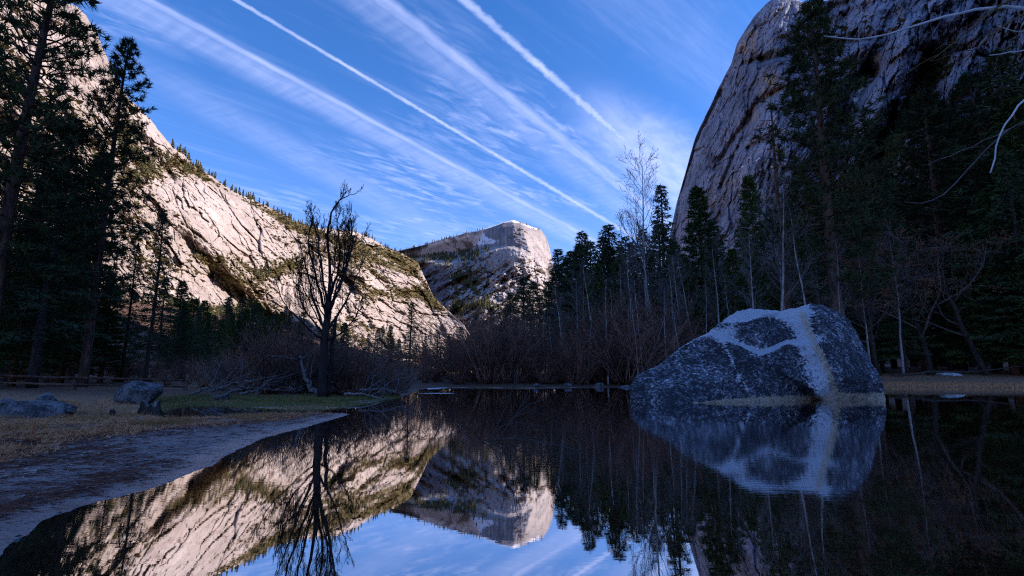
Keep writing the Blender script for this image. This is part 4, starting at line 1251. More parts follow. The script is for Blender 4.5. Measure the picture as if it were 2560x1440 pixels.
# stumps
def stump(u, v, w, h, label, seed):
    rng = np.random.default_rng(seed)
    z = 0.3
    for _ in range(12):
        p = wp(u, v, z); z = 0.5 * z + 0.5 * ground_z(float(p[0]), float(p[1]))
    s = p[1] / 1280; H = h * s; r = w * s / 2
    e = empty('tree_stump', (p[0], p[1], z - 0.03))
    na_, nz_ = 26, 12
    V = []
    for j in range(nz_):
        t = j / (nz_ - 1)
        for i in range(na_):
            a = i * 2 * math.pi / na_
            top = H * (0.72 + 0.28 * math.sin(a * 3 + seed) * math.cos(a * 5))
            rr = r * (1.0 + 0.5 * (1 - t) ** 3) * (0.82 + 0.16 * math.sin(a * 5 + seed) + 0.09 * math.sin(a * 11 + 2 * t))
            V.append((rr * math.cos(a), rr * math.sin(a), t * top))
    F = [(j * na_ + i, j * na_ + (i + 1) % na_, (j + 1) * na_ + (i + 1) % na_, (j + 1) * na_ + i) for j in range(nz_ - 1) for i in range(na_)]
    V.append((0, 0, H * 0.6)); c = len(V) - 1
    o = mesh_obj('trunk', V, F, M['dark_bark'], e, smooth=False)
    tf = [((nz_ - 1) * na_ + i, (nz_ - 1) * na_ + (i + 1) % na_, c) for i in range(na_)]
    mesh_obj('broken_top', V, tf, M['deadwood'], e, smooth=False)
    tag(e, label, 'stump')
stump(374, 1036, 44, 40, 'thick dark rotten stump in front of the angular boulder', 3)
stump(279, 1040, 13, 22, 'thin short dark stump standing alone in the dry grass', 5)

# fence
def log(name, a, b, r, mat, parent=None, sides=8):
    a, b = np.array(a, float), np.array(b, float)
    mb = MB(); s = np.linspace(0, 1, 7)
    pts = a + (b - a) * s[:, None]
    pts[1:-1] += np.random.default_rng(int(abs(a[0] * 77)) % 999).normal(scale=r * 0.18, size=(5, 3))
    mb.tube(pts, r * (1.0 - 0.15 * s), sides)
    return mb.build(name, mat, parent)
fe = empty('rail_fence', tuple(at(190, 985, 27)))
fe.location.z = ground_z(fe.location.x, fe.location.y)
fo = np.array(fe.location)
posts = [(-20, 27.6), (188, 27.6), (466, 29.5)]
tops = []
for (u, Y) in posts:
    p = at(u, 950, Y); g = ground_z(float(p[0]), float(p[1]))
    log('post', np.array([p[0], p[1], g - 0.2]) - fo, np.array([p[0] + 0.02, p[1], g + 0.85]) - fo, 0.10, M['pine_bark'], fe)
    tops.append(np.array([p[0], p[1], g]))
for i in range(2):
    for hgt in (0.66, 0.30):
        a = tops[i] + np.array([0, -0.12, hgt]) - fo; b = tops[i + 1] + np.array([0, -0.12, hgt - 0.12 * i]) - fo
        log('rail', a, b, 0.06, M['pine_bark'], fe)
tag(fe, 'weathered log rail fence running behind the angular boulder', 'fence')

# driftwood
def drift(pts_px, Y, r, label, mat='deadwood', group=None, name='driftwood_branch'):
    z0 = []
    for (u, v) in pts_px:
        p = at(u, v, Y); z0.append(p)
    z0 = np.array(z0)
    gzv = np.array([ground_z(float(q[0]), float(q[1])) for q in z0])
    z0[:, 2] = np.maximum(z0[:, 2], gzv + r * 0.5)
    e = empty(name, tuple(z0[0]))
    k = 16
    s = np.linspace(0, 1, len(z0)); ss = np.linspace(0, 1, k)
    P = np.stack([np.interp(ss, s, z0[:, a]) for a in range(3)], 1) - z0[0]
    rng = np.random.default_rng(int(pts_px[0][0]))
    P[1:-1] += rng.normal(scale=r * 0.3, size=(k - 2, 3))
    mb = MB(); mb.tube(P, r * (1 - 0.75 * ss), 7); mb.build('limb', M[mat], e)
    mb = MB()
    for q in range(6):
        i = rng.integers(4, k - 1)
        d = P[i] - P[i - 1]; d = d / np.linalg.norm(d) + rng.normal(scale=0.6, size=3); d[2] = abs(d[2])
        grow(mb, rng, P[i], d, 1.0 + rng.random(), r * 0.3, 0, dict(segs=[5, 3], wob=[0.15, 0.2], up=[0, 0], tap=[0.8, 0.7], rmin=0.008, sides=[4, 3], kids=[3], **{'from': [0.3]}, ang=[(0.4, 0.9)], len=[0.5], rk=[0.6]))
    mb.build('twigs', M[mat], e)
    tag(e, label, 'driftwood', group)
drift([(800, 990), (772, 960), (757, 925), (752, 890)], 25.4, 0.16, 'pale grey dead limb leaning against the foot of the big bare willow', name='dead_limb')
for k_, (a_, b_) in enumerate([((480, 985), (560, 972)), ((530, 978), (640, 950)), ((560, 990), (660, 968)), ((600, 985), (700, 975)), ((640, 988), (690, 940)), ((500, 972), (590, 980)), ((860, 985), (960, 1000)), ((900, 975), (1010, 985))]):
    drift([a_, ((a_[0] + b_[0]) / 2, (a_[1] + b_[1]) / 2 - 8), b_], 25.5 + (k_ % 3) * 0.6, 0.07, 'grey fallen branch in the driftwood tangle at the foot of the bare willow', group='driftwood tangle by the bare willow')
drift([(2230, 938), (2330, 930), (2450, 928), (2560, 915)], 60, 0.16, 'long dark log lying on the right bank behind the boulder', 'dark_bark', name='fallen_log')
drift([(1205, 1104), (1222, 1098), (1236, 1112)], 9.7, 0.012, 'thin bent twig sticking out of the water by the small stone', 'dark_bark', name='twig')

# snow and ice
def patch_sheet(name, pts, label, cat, mat, thick=0.05, onground=True, seed=1):
    rng = np.random.default_rng(seed)
    P = np.array(pts); c = P.mean(0)
    n = 40
    an = np.linspace(0, 2 * math.pi, n, endpoint=False)
    hw = (P.max(0) - P.min(0)) / 2
    V = []; F = []
    rr = np.array([0.0, 0.45, 0.8, 0.95, 1.0])
    edge = 0.85 + 0.25 * fbm(np.cos(an) * 1.6, np.sin(an) * 1.6, seed, 3)
    V.append((c[0], c[1], (ground_z(c[0], c[1]) if onground else 0) + thick))
    for k in rr[1:]:
        for i in range(n):
            x = c[0] + math.cos(an[i]) * hw[0] * edge[i] * k; y = c[1] + math.sin(an[i]) * hw[1] * edge[i] * k
            g = ground_z(x, y) if onground else 0.0
            V.append((x, y, g + thick * math.sqrt(max(0, 1 - k * k)) * (1 + 0.3 * fbm(x * 2, y * 2, 3.0, 2).item()) + (0.004 if k < 1 else -0.03)))
    for i in range(n): F.append((0, 1 + i, 1 + (i + 1) % n))
    for r in range(3):
        for i in range(n):
            a, b = 1 + r * n + i, 1 + r * n + (i + 1) % n
            F.append((a, a + n, b)); F.append((b, a + n, b + n))
    o = mesh_obj(name, np.array(V), np.array(F), M[mat])
    tag(o, label, cat)
patch_sheet('ice_sheet', [wp(1042, 974)[:2], wp(1140, 966.5)[:2]], 'thin pale ice sheet on the water at the far inlet', 'ice', 'ice', 0.02, False, 2)
patch_sheet('ice_sheet', [wp(1040, 984)[:2], wp(1150, 982.5)[:2]], 'narrow white streak of ice on the water before the ice sheet', 'ice', 'ice', 0.01, False, 5)
q = at(2370, 938, 66); patch_sheet('snow_patch', [(q[0] - 1.0, 64), (q[0] + 1.0, 67.5)], 'small white snow patch on the right bank beside the dark log', 'snow', 'snow', 0.3, True, 3)

# ------------------------------------------------------------------ the bare willow on the left spit
def hero_willow():
    Y0 = 25.2
    rng = np.random.default_rng(77)
    base = at(806, 985, Y0); base[2] = ground_z(float(base[0]), float(base[1])) - 0.05
    e = empty('bare_willow_tree', tuple(base))
    def chain(px, Ys, r0, r1, mb, sides, k=14):
        P = np.array([at(u, v, Y) for (u, v), Y in zip(px, Ys)])
        s = np.linspace(0, 1, len(P)); ss = np.linspace(0, 1, k)
        Q = np.stack([np.interp(ss, s, P[:, a]) for a in range(3)], 1)
        for _ in range(2): Q[1:-1] = 0.25 * Q[:-2] + 0.5 * Q[1:-1] + 0.25 * Q[2:]
        Q[1:-1] += rng.normal(scale=0.025, size=(k - 2, 3))
        Q -= base
        mb.tube(Q, r0 + (r1 - r0) * ss ** 0.8, sides)
        return Q
    tb = MB()
    chain([(805, 995), (807, 940), (810, 880), (815, 820), (822, 755)], [Y0] * 5, 0.25, 0.15, tb, 9)
    chain([(818, 990), (826, 930), (830, 860), (840, 790)], [Y0 + .3] * 4, 0.12, 0.08, tb, 7)
    tb.build('trunk', M['black_bark'], e)
    limbs = [
        ([(814, 835), (792, 775), (774, 705), (757, 640), (745, 590)], [0, -.3, -.7, -1.0, -1.2], .16),
        ([(817, 800), (800, 725), (778, 645), (768, 600), (784, 545), (776, 520)], [0, .3, .7, .9, 1.0, 1.1], .15),
        ([(822, 760), (826, 690), (822, 620), (816, 560), (834, 520), (852, 496), (872, 492), (892, 482)], [0, .1, .0, -.2, -.3, -.4, -.4, -.5], .17),
        ([(822, 775), (850, 715), (872, 655), (884, 600), (876, 545), (880, 505)], [0, -.3, -.6, -.8, -.9, -1.0], .15),
        ([(816, 830), (850, 780), (880, 720), (900, 670), (920, 632)], [0, .4, .9, 1.2, 1.5], .14),
        ([(822, 760), (842, 685), (852, 620), (842, 560), (852, 518)], [0, .5, .9, 1.2, 1.4], .14),
        ([(820, 770), (806, 690), (800, 620), (788, 560), (765, 525)], [0, -.5, -1, -1.3, -1.6], .13),
        ([(821, 800), (836, 740), (858, 680), (862, 620), (858, 570)], [0, .2, .4, .8, 1.0], .12),
        ([(815, 840), (780, 800), (752, 760), (744, 700), (742, 640)], [0, .5, .9, 1.2, 1.4], .11),
        ([(815, 860), (780, 830), (735, 790), (700, 740), (690, 700)], [0, -.5, -1, -1.3, -1.5], .10),
        ([(820, 850), (860, 830), (890, 790), (910, 750)], [0, -.6, -1.1, -1.4], .10)]
    PP = dict(segs=[7, 5, 4], wob=[0.12, 0.17, 0.22], up=[0.16, 0.12, 0.08], tap=[0.8, 0.8, 0.6], rmin=0.0068, sides=[4, 3, 3],
              kids=[6, 4], **{'from': [0.2, 0.2]}, ang=[(0.25, 0.7), (0.35, 0.9)], len=[0.5, 0.5], rk=[0.6, 0.6])
    for i in range(7):
        a, b = limbs[int(rng.integers(0, 9))], limbs[int(rng.integers(0, 9))]
        f = rng.uniform(0.25, 0.75); m_ = min(len(a[0]), len(b[0]), 5)
        px = [(a[0][k][0] * f + b[0][k][0] * (1 - f) + rng.normal(scale=4), a[0][k][1] * f + b[0][k][1] * (1 - f)) for k in range(m_)]
        limbs.append((px, [a[1][k] * f + b[1][k] * (1 - f) + rng.normal(scale=0.15) for k in range(m_)], 0.075))
    for px, dy, r in limbs:
        mb = MB()
        Q = chain(px, [Y0 + d for d in dy], r * 0.58, 0.012, mb, 6, 18)
        lo = mb.build('limb', M['black_bark'], e)
        tw = MB()
        for q in range(12):
            i = int(rng.integers(5, 17))
            d = Q[min(i + 1, 17)] - Q[i - 1]; d = d / np.linalg.norm(d)
            perp = np.cross(d, rng.normal(size=3)); perp /= np.linalg.norm(perp)
            an = rng.uniform(0.3, 0.8)
            grow(tw, rng, Q[i], d * math.cos(an) + perp * math.sin(an), rng.uniform(0.8, 1.7) * (1.35 - i / 17), 0.020 * (1 - i / 26), 0, PP)
        tw.build('twigs', M['black_bark'], lo)
    tag(e, 'tall many-stemmed bare willow with a curling top on the grassy spit', 'tree')
hero_willow()

KINDS = {'pin': 'open tufted pine', 'fir': 'drooping fir', 'spi': 'narrow fir', 'ced': 'dense cedar', 'ald': 'pale trunked alder', 'sli': 'thin sapling', 'wil': 'willow shrub', 'gre': 'grey twiggy shrub'}
def sp(key, vt, mid): return ('tall dark ' if vt < mid else 'low dark ') + KINDS[key[:3]]
# ------------------------------------------------------------------ trees of the valley
G = 'big conifers on the left bank'
plant_px('pine0', -45, 27, -260, 'tallest dark pine at the left end of the rail fence', 'pine', rot=0.3, wide=0.95)
plant_px('fir0', 82, 29, 280, 'dense dark fir with a bare lower trunk behind the long low rock', 'fir', rot=1.0, wide=1.2)
plant_px('pine1', 208, 31, 92, 'tall slim dark pine rising over the rail fence against the sunlit wall', 'pine', rot=2.0, wide=0.85)
plant_px('fir1', 362, 37, 520, 'slender fir behind the angular boulder, taller of the two there', 'fir', rot=0.5, wide=0.9)
plant_px('fir2', 302, 40, 610, 'slender fir behind the angular boulder, shorter of the two there', 'fir', rot=2.5, wide=0.95)
lab = 'dark conifer in the shaded grove behind the rail fence'
for (u, Y, vt, k) in [(20, 38, 330, 'fir1'), (60, 46, 430, 'cedar0'), (130, 42, 440, 'fir2'), (175, 52, 380, 'cedar1'), 
                      (110, 60, 430, 'fir3'), (30, 30, 520, 'cedar1'), (150, 36, 560, 'cedar0'), (390, 70, 690, 'fir3'), (430, 76, 700, 'cedar1'), (70, 34, 620, 'fir2'),
                      (250, 38, 700, 'cedar0'), (440, 60, 770, 'spire1'), (-60, 30, 420, 'fir2')]:
    lab = sp(k, vt, 480) + (' close behind the rail fence' if Y < 45 else ' deep in the grove beyond the rail fence')
    plant_px(k, u, Y, vt, lab, 'conifer', 'conifers of the left grove', wide=random.uniform(1.1, 1.4))
lab = 'small conifer in the dark tree line under the sunlit granite wall'
for i in range(46):
    u = 440 + (1000 - 440) * (i + random.random()) / 46
    Y = random.uniform(95, 190)
    vt = random.uniform(785, 870) - (25 if u < 620 else 0) + (18 if u > 760 else 0)
    kk = random.choice(['fir0', 'fir1', 'fir2', 'fir3', 'cedar0', 'cedar1', 'spire0'])
    lab = sp(kk, vt, 830) + (' in the tree line behind the tall bare willow' if 640 < u < 960 else ' in the tree line under the scrubby foot of the sunlit wall')
    plant_px(kk, u, Y, vt, lab, 'conifer', 'conifers in the tree line under the sunlit wall', wide=random.uniform(1.1, 1.6))
for i in range(30):
    u = 420 + 330 * (i + random.random()) / 30; vt = random.uniform(738, 800) + 30 * sst(u, 560, 740).item()
    kk = random.choice(['fir0', 'fir2', 'cedar0', 'cedar1', 'fir3'])
    plant_px(kk, u, random.uniform(190, 300), vt, sp(kk, vt, 775) + ' on the scree at the foot of the sunlit granite wall', 'conifer', 'conifers on the scree under the sunlit wall', wide=random.uniform(1.2, 1.7))
plant_px('spire0', 1022, 120, 752, 'narrow dark fir standing clear in front of the pale slab between the walls', 'fir', wide=1.5)
lab = 'dark conifer at the valley mouth below the far snowy dome'
for (u, vt, Y) in [(1062, 840, 150), (1092, 822, 160), (1120, 835, 150), (1150, 815, 140), (1185, 782, 120), (1205, 800, 130), (1235, 812, 140), (1275, 728, 110), (1262, 760, 115), (1310, 690, 105), (1330, 700, 100), (1350, 735, 100), (1290, 790, 120), (1375, 700, 95), (1170, 840, 120), (1225, 840, 110), (1130, 850, 130)]:
    kk = random.choice(['fir0', 'fir1', 'fir2', 'fir3', 'spire1'])
    lab = sp(kk, vt, 800) + (' at the valley mouth behind the ice sheet' if u < 1245 else ' at the valley mouth below the far snowy dome')
    plant_px(kk, u, Y, vt, lab, 'conifer', 'conifers at the valley mouth', wide=random.uniform(1.3, 1.8))
lab = 'tall dark fir in the skyline row behind the red willow shrubs'
for (u, vt, Y, k) in [(1405, 618, 90, 'fir1'), (1425, 640, 86, 'fir2'), (1468, 575, 82, 'fir0'), (1490, 600, 90, 'fir3'), (1512, 590, 80, 'fir1'), (1540, 555, 78, 'fir2'), (1565, 610, 84, 'fir0'), (1600, 600, 88, 'fir3'), (1450, 650, 95, 'fir3'), (1625, 570, 85, 'fir1'), (1560, 640, 72, 'cedar0'), (1395, 660, 100, 'cedar1'), (1438, 625, 92, 'fir3'), (1455, 610, 98, 'cedar0'), (1525, 615, 94, 'cedar1'), (1580, 585, 96, 'fir2'), (1610, 640, 76, 'cedar1'), (1640, 620, 92, 'fir0'), (1660, 560, 98, 'cedar0'), (1500, 660, 76, 'cedar1'), (1420, 690, 84, 'fir0')]:
    lab = ('broad' if k in ('fir0', 'fir1', 'cedar0') else 'slender') + ' dark fir in the skyline row ' + ('between the far dome and the tall bare alder' if u < 1550 else 'round the tall bare alder')
    plant_px(k, u, Y, vt, lab, 'fir', 'firs of the skyline row', wide=random.uniform(1.25, 1.7))
plant_px('spire1', 1672, 80, 455, 'thin spindly conifer beside the tall bare alder on the skyline', 'conifer', wide=1.3)
plant_px('cedar0', 1770, 86, 468, 'dense green cedar standing before the foot of the shaded cliff', 'cedar', wide=1.25, rot=0.4)
plant_px('cedar1', 1915, 92, 440, 'dense dark cedar left of the tall pine', 'cedar', wide=1.0, rot=1.4)
plant_px('pine2', 2112, 58, 5, 'very tall pine with open tufted crown before the shaded cliff', 'pine', wide=1.22, rot=0.9)
lab = 'dark conifer in the forest behind the big boulder'
for (u, vt, Y, k) in [(1700, 600, 95, 'fir0'), (1735, 640, 80, 'cedar1'), (1815, 540, 100, 'fir2'), (1850, 620, 80, 'cedar0'), (1880, 560, 96, 'fir1'), (1960, 520, 90, 'fir3'), (2000, 600, 76, 'fir0'), (2060, 560, 84, 'cedar1'),
                      (2150, 480, 90, 'fir2'), (2190, 540, 74, 'cedar0'), (2240, 500, 84, 'fir1'), (2290, 440, 92, 'fir3'), (2320, 560, 72, 'cedar1'), (2370, 330, 88, 'pine0'), (2400, 230, 78, 'pine1'), (2440, 420, 84, 'fir0'),
                      (2500, 330, 72, 'fir2'), (2560, 180, 70, 'pine2'), (2620, 120, 66, 'fir1'), (2540, 480, 64, 'cedar0'), (2460, 560, 66, 'cedar1'), (2600, 380, 62, 'fir3'), (2380, 600, 70, 'fir1'), (2210, 640, 72, 'fir3'),
                      (2270, 650, 68, 'fir2'), (2660, 250, 64, 'cedar1'), (2120, 660, 70, 'fir0'), (1940, 650, 74, 'cedar1'), (1790, 680, 78, 'fir3'), (2490, 660, 68, 'fir3'), (2420, 680, 72, 'fir2'), (2560, 640, 66, 'fir0'),
                      (2180, 720, 76, 'cedar0'), (2340, 720, 78, 'cedar1'), (2050, 720, 72, 'cedar0'), (2700, 420, 60, 'fir2'), (2640, 560, 60, 'cedar0'), (1660, 690, 84, 'cedar0')]:
    lab = sp(k, vt, 520) + (' in the forest behind the big boulder' if u < 2200 else ' in the forest behind the right bank') + (', near its front edge' if Y < 73 else ', deep in it')
    plant_px(k, u, Y, vt, lab, 'conifer', 'conifers of the forest behind the boulder', wide=random.uniform(1.15, 1.55))

# bare deciduous trees
plant_px('alder0', 1625, 66, 395, 'tall bare alder breaking the skyline between firs', 'tree', rot=0.0, wide=0.95)
plant_px('alder1', 1890, 56, 590, 'bare alder with a pale trunk rising behind the left shoulder of the big boulder', 'tree', rot=1.0)
plant_px('alder2', 1955, 57, 480, 'bare alder with the thickest pale trunk behind the top of the big boulder', 'tree', rot=2.0)
plant_px('slim0', 2028, 56, 540, 'bare pale sapling with twin look behind the summit of the big boulder', 'tree', rot=3.0, wide=1.3)
plant_px('slim1', 2105, 56, 600, 'thin bare pale sapling behind the right shoulder of the big boulder', 'tree', rot=0.6)
plant_px('slim0', 2142, 58, 700, 'thinnest bare sapling behind the right shoulder of the big boulder', 'tree', rot=1.7, wide=0.8)
lab = 'bare grey tree among the red willow shrubs on the far shore'
for (u, vt, Y, k) in [(1440, 700, 60, 'alder1'), (1500, 660, 62, 'alder2'), (1540, 720, 60, 'slim0'), (1580, 640, 63, 'alder1'), (1610, 700, 58, 'slim1'), (1650, 560, 64, 'alder2'), (1690, 660, 58, 'alder0'), (1720, 640, 62, 'slim0'), (1770, 700, 57, 'slim1'),
                      (1800, 620, 62, 'alder1'), (1840, 690, 60, 'slim0'), (1400, 740, 64, 'slim1'), (1470, 760, 58, 'slim0'), (1360, 770, 66, 'alder0'), (1420, 720, 62, 'alder2'), (1455, 690, 66, 'slim1'), (1520, 700, 58, 'alder0'), (1560, 660, 66, 'slim1'), (1595, 740, 57, 'slim0'), (1635, 690, 60, 'slim1'), (1670, 720, 57, 'alder1'), (1705, 760, 56, 'slim0'), (1750, 640, 64, 'alder2'), (1380, 790, 60, 'slim1'), (1330, 800, 62, 'slim0'), (2180, 640, 62, 'alder0'), (2260, 600, 64, 'alder1'), (1975, 560, 63, 'alder0'), (2060, 640, 60, 'alder1')]:
    lab = 'bare ' + KINDS[k[:3]] + (' among the red willow shrubs' if u < 1700 else ' just behind the big boulder') + (', reaching high' if vt < 670 else ', of low growth')
    plant_px(k, u, Y, vt, lab, 'tree', 'bare trees on the far shore')
# dead snag with red bark
e = empty('dead_snag'); mb = MB(); k = 16; s = np.linspace(0, 1, k)
mb.tube(np.stack([0.25 * np.sin(s * 4), 0.2 * np.cos(s * 3), s * 30], 1), 0.36 * (1 - s) ** 0.7 + 0.03, 8); mb.build('trunk', M['red_bark'], e)
rng = np.random.default_rng(4)
for i in range(30):
    mb = MB()
    z = rng.uniform(9, 29); d = rng.normal(size=3); d[2] *= 0.3; d /= np.linalg.norm(d)
    grow(mb, rng, (0.25 * math.sin(z / 30 * 4), 0.2 * math.cos(z / 10), z), d, rng.uniform(0.6, 1.8), 0.04, 0, dict(segs=[4, 3], wob=[0.1, 0.2], up=[0.02, 0], tap=[0.8, 0.7], rmin=0.01, sides=[4, 3], kids=[2], **{'from': [0.3]}, ang=[(0.4, 0.9)], len=[0.5], rk=[0.6]))
    mb.build('branch', M['dark_bark'], e)
e['H'] = 30.0; reg('snag', e)
plant_px('snag', 1990, 66, 245, 'bare dead snag with reddish bark left of the tallest pine', 'tree')
# oaks holding dry leaves
for (u, vt, Y, k, lb) in [(2330, 590, 66, 'oak0', 'oak holding dry brown leaves, beside the dark log on the right bank'), (2200, 660, 68, 'oak1', 'smaller oak with dry brown leaves just right of the big boulder'), (2470, 600, 64, 'oak1', 'wide oak with dry brown leaves at the right end of the bank')]:
    plant_px(k, u, Y, vt, lb, 'oak', wide=1.3)

# willow shrubs
lab = 'red brown bare willow shrub on the far shore left of the big boulder'
for i in range(44):
    u = 1040 + (1690 - 1040) * (i + random.random()) / 44
    Y = random.uniform(57, 68) if u > 1130 else random.uniform(60, 74)
    vt = random.uniform(775, 905) - 35 * sst(u, 1350, 1600).item() + (25 if u < 1180 else 0)
    lab = ('tall' if vt < 820 else 'low') + ' red brown bare willow shrub ' + ('beside the ice sheet' if u < 1200 else 'below the valley mouth conifers' if u < 1390 else 'below the skyline firs')
    plant_px('willow%d' % random.randrange(4), u, Y, vt, lab, 'shrub', 'red willow shrubs on the far shore', wide=random.uniform(1.0, 1.5))
lab = 'dark bare shrub crowding the foot of the tall bare willow'
for (u, Y, vt, k) in [(560, 30, 860, 'grey0'), (620, 29, 830, 'willow1'), (680, 28, 800, 'willow0'), (700, 30, 770, 'willow3'), (740, 27.5, 850, 'grey1'), (770, 28.5, 800, 'willow2'), (850, 28, 820, 'grey0'), (880, 27.5, 850, 'willow2'),
                      (910, 28.5, 800, 'willow1'), (950, 29, 870, 'grey1'), (990, 30, 880, 'willow2'), (510, 33, 860, 'willow0'), (580, 35, 840, 'willow3'), (640, 34, 850, 'grey0'), (800, 31, 780, 'willow1'), (930, 33, 850, 'willow3'),
                      (1010, 36, 880, 'willow0'), (970, 38, 860, 'willow1'), (470, 38, 880, 'grey1'), (420, 36, 890, 'willow0'), (700, 38, 830, 'willow1'), (760, 36, 820, 'willow0'), (860, 36, 820, 'willow3')]:
    vt = vt + 32
    lab = 'dark bare ' + KINDS[k[:3]] + (' crowding the foot of the tall bare willow' if Y < 31 else ' behind the tall bare willow') + (', rising high' if vt < 835 else ', kept low')
    plant_px(k, u, Y, vt, lab, 'shrub', 'dark shrubs round the tall bare willow', wide=random.uniform(1.2, 1.7))
lab = 'brown undergrowth shrub at the edge of the left grove'
for i in range(16):
    plant_px('willow%d' % random.randrange(4), random.uniform(-40, 470), random.uniform(38, 52), random.uniform(880, 920), lab, 'shrub', 'undergrowth of the left grove', wide=1.4)
lab = 'brown undergrowth shrub under the forest on the right bank'
for i in range(14):
    plant_px('willow%d' % random.randrange(4), random.uniform(2190, 2600), random.uniform(86, 100), random.uniform(850, 895), lab, 'shrub', 'undergrowth of the right forest', wide=1.5)

# ------------------------------------------------------------------ overhanging branches, top right: the tree stands beside the viewer
def overhang():
    base = np.array([9.6, 5.2, 0.0]); base[2] = ground_z(9.6, 5.2) - 0.1
    if base[2] < -0.3: base[2] -= 0.2
    e = empty('overhanging_tree', tuple(base))
    rng = np.random.default_rng(12)
    tb = MB()
    T = np.array([base, base + (0.1, 0.1, 2.5), base + (0.0, 0.3, 5.0), base + (-0.1, 0.4, 8.0)])
    s = np.linspace(0, 1, 4); ss = np.linspace(0, 1, 12)
    TQ = np.stack([np.interp(ss, s, T[:, a]) for a in range(3)], 1) - base
    tb.tube(TQ, 0.22 - 0.12 * ss, 9); tb.build('trunk', M['alder_bark'], e)
    def limb(px, Y, hz, r0, r1, mat, kids=4, name='branch'):
        P = np.array([at(u, v, y) for (u, v), y in zip(px, np.linspace(Y[0], Y[1], len(px)))])
        st = np.array([np.interp(hz, TQ[:, 2], TQ[:, 0]), np.interp(hz, TQ[:, 2], TQ[:, 1]), hz]) + base
        P = np.concatenate([st[None], P])
        d_ = np.concatenate([[0], np.cumsum(np.linalg.norm(np.diff(P, axis=0), axis=1))]); d_ /= d_[-1]
        q = np.linspace(0, 1, 26)
        Q = np.stack([np.interp(q, d_, P[:, a]) for a in range(3)], 1) - base
        for _ in range(2): Q[1:-1] = 0.25 * Q[:-2] + 0.5 * Q[1:-1] + 0.25 * Q[2:]
        Q[1:-1] += rng.normal(scale=0.008, size=(24, 3))
        mb = MB(); mb.tube(Q, 1.35 * (r0 + (r1 - r0) * q), 6)
        o = mb.build(name, M[mat], e)
        if kids:
            for k in range(kids):
                tw = MB()
                i = int(rng.integers(9, 25)); d = Q[i] - Q[i - 1]; d /= np.linalg.norm(d)
                perp = np.cross(d, rng.normal(size=3)); perp /= np.linalg.norm(perp)
                grow(tw, rng, Q[i], d * 0.75 + perp * 0.6, rng.uniform(0.35, 0.9), r1 * 0.9 + 0.002, 0, dict(segs=[6, 4], wob=[0.14, 0.2], up=[-0.02, 0], tap=[0.8, 0.7], rmin=0.0022, sides=[4, 3], kids=[2], **{'from': [0.3]}, ang=[(0.4, 0.9)], len=[0.5], rk=[0.6]))
                tw.build('twig', M['brown_branch'], o)
    limb([(2540, 12), (2475, 18), (2400, 30), (2330, 48), (2260, 75), (2200, 95), (2120, 100), (2060, 90)], (7.2, 6.6), 5.4, 0.032, 0.006, 'white_branch', 4)
    limb([(2600, -20), (2500, 10), (2440, 60), (2380, 110), (2330, 150)], (6.6, 6.0), 6.0, 0.022, 0.004, 'brown_branch', 6)
    limb([(2600, 20), (2530, 45), (2470, 95), (2420, 140), (2392, 162)], (6.0, 5.7), 5.0, 0.020, 0.005, 'brown_branch', 5)
    limb([(2600, 118), (2560, 125), (2510, 135), (2475, 138)], (6.5, 6.4), 4.6, 0.018, 0.005, 'white_branch', 2)
    limb([(2600, 70), (2560, 82), (2520, 80), (2500, 66)], (6.5, 6.4), 4.9, 0.018, 0.005, 'white_branch', 2)
    limb([(2600, 210), (2555, 252), (2530, 285), (2500, 320), (2498, 350), (2485, 390), (2476, 432)], (6.3, 6.1), 4.0, 0.018, 0.006, 'white_branch', 1)
    limb([(2600, 285), (2520, 320), (2490, 345), (2450, 395), (2400, 435), (2375, 480), (2330, 515), (2300, 520), (2262, 505)], (6.6, 6.2), 3.8, 0.014, 0.004, 'twig', 2)
    limb([(2620, 270), (2500, 335), (2400, 380), (2320, 412)], (7.2, 6.8), 3.9, 0.010, 0.003, 'twig', 1)
    tag(e, 'bare tree whose white and brown branches hang in over the shaded cliff', 'tree')
overhang()

# ------------------------------------------------------------------ grass, needles, litter (uncountable)
rg = np.random.default_rng(21)
def blades(name, mat, P, hmin, hmax, w, label, cat, lean=0.5):
    n_ = len(P)
    mb = MB()
    d = np.stack([rg.normal(scale=lean, size=n_), rg.normal(scale=lean, size=n_), np.ones(n_)], 1)
    mb.tris(P, d, rg.uniform(hmin, hmax, n_), w, rg)
    o = mb.build(name, mat, None, smooth=False)
    tag(o, label, cat, kind='stuff')
def field(n, umin, umax, vmin, vmax):
    """ground spots, even over the picture area of the near bank"""
    u = rg.uniform(umin, umax, n); v = rg.uniform(vmin, vmax, n)
    p = wp(u, v, 0.15)
    z = ground_z(p[:, 0], p[:, 1])
    p = wp(u, v, np.minimum(z, 0.9))
    sd = lake_sd(p[:, 0], p[:, 1])
    return np.stack([p[:, 0], p[:, 1], ground_z(p[:, 0], p[:, 1], sd)], 1), sd
P, sd = field(60000, -60, 900, 985, 1160)
sh = shore_d(P[:, 0], P[:, 1])
k = (sd > 0.03) & (sh > sandwidth(P[:, 0], P[:, 1]) - 0.6 * rg.random(len(P))) & (fbm(P[:, 0] * 0.9, P[:, 1] * 0.9, 3.0, 3) > -0.25) & (P[:, 1] < 26)
blades('dry_grass', M['dry_grass'], P[k], 0.04, 0.14, 0.015, 'short dry tan grass and straw on the left bank above the sand', 'grass', 1.6)
k = (sd > 0.05) & (sh > sandwidth(P[:, 0], P[:, 1]) + 0.2) & (fbm(P[:, 0] * 0.6, P[:, 1] * 0.6, 8.0, 3) > 0.12) & (P[:, 1] < 20)
blades('olive_grass', M['olive_grass'], P[k] + rg.normal(scale=0.02, size=(k.sum(), 3)) * np.array([1, 1, 0]), 0.05, 0.16, 0.014, 'olive tufts of grass in the dry grass of the left bank', 'grass', 0.7)
P, sd = field(40000, 380, 1000, 985, 1030)
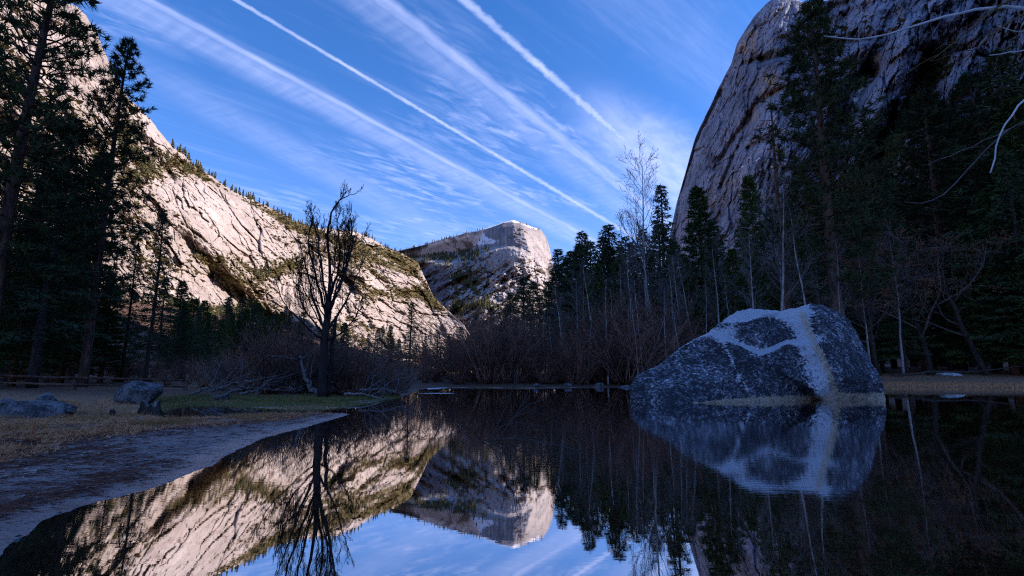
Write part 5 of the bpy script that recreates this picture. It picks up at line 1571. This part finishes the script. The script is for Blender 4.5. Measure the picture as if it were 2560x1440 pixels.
k = (sd > 0.02) & (P[:, 1] > 18.0) & (sd < 4.5) & (rg.random(len(P)) < 0.25 + np.exp(-((P[:, 0] + 10) / 7) ** 2))
blades('green_grass', M['green_grass'], P[k], 0.05, 0.16, 0.018, 'green grass on the spit round the bare willow', 'grass', 0.6)
# needles lying on the sand
P, sd = field(60000, -60, 900, 1030, 1420)
sh = shore_d(P[:, 0], P[:, 1])
dens = np.where(sh > sandwidth(P[:, 0], P[:, 1]) - 1.2, 1.0, 0.18 + 0.5 * (fbm(P[:, 0] * 0.8, P[:, 1] * 0.8, 5.0, 3) > 0.15)) * sst(sd, 0.15, 0.8)
k = rg.random(len(P)) < dens * 0.6
Pn = P[k]; nn_ = len(Pn)
mb = MB(); an = rg.normal(0.3, 0.7, nn_)
mb.tris(Pn + np.array([0, 0, 0.006]), np.stack([np.cos(an), np.sin(an), rg.normal(scale=0.04, size=nn_)], 1), rg.uniform(0.07, 0.26, nn_), 0.009, rg)
tag(mb.build('pine_needles', M['needle'], None, smooth=False), 'reddish fallen pine needles strewn over the sand', 'needles', kind='stuff')
k = rg.random(len(P)) < 0.03 * (sd > 1.5)
Pn = P[k]; nn_ = len(Pn); mb = MB(); an = rg.uniform(0, 6.28, nn_)
mb.tris(Pn + np.array([0, 0, 0.012]), np.stack([np.cos(an), np.sin(an), rg.normal(scale=0.1, size=nn_)], 1), rg.uniform(0.05, 0.14, nn_), 0.02, rg)
tag(mb.build('pale_litter', M['pale_litter'], None, smooth=False), 'pale bits of straw and bark strewn over the left bank', 'litter', kind='stuff')
P, sd = field(5000, -60, 880, 1060, 1420)
k = (sd > 0.0) & (sd < 2.2) & (rg.random(len(P)) < 0.10 + 0.25 * (fbm(P[:, 0], P[:, 1], 6.0, 2) > 0.2))
o = scatter('pebbles', bushes, P[k] - np.array([0, 0, 0.004]), 0.006 + 0.020 * rg.random(k.sum()) ** 3, M['rock'], rg, 0.7)
tag(o, 'small grey pebbles scattered over the wet sand', 'pebbles', kind='stuff')
# right bank
u = rg.uniform(2190, 2600, 14000); Yr_ = rg.uniform(50, 66, 14000)
p = at(u, 950, Yr_); sd = lake_sd(p[:, 0], p[:, 1])
P = np.stack([p[:, 0], p[:, 1], ground_z(p[:, 0], p[:, 1], sd)], 1)
k = (sd > 0.05) & (sd < 4.0)
blades('bank_grass', M['dry_grass'], P[k], 0.10, 0.32, 0.05, 'olive and tan grass fringe along the right bank', 'grass', 0.6)
for key, (root, used) in PROTO.items():
    if not used:
        for ch in list(root.children): bpy.data.objects.remove(ch)
        bpy.data.objects.remove(root)
    elif 'H' in root: pass
for o in bpy.data.objects:
    if 'H' in o: del o['H']
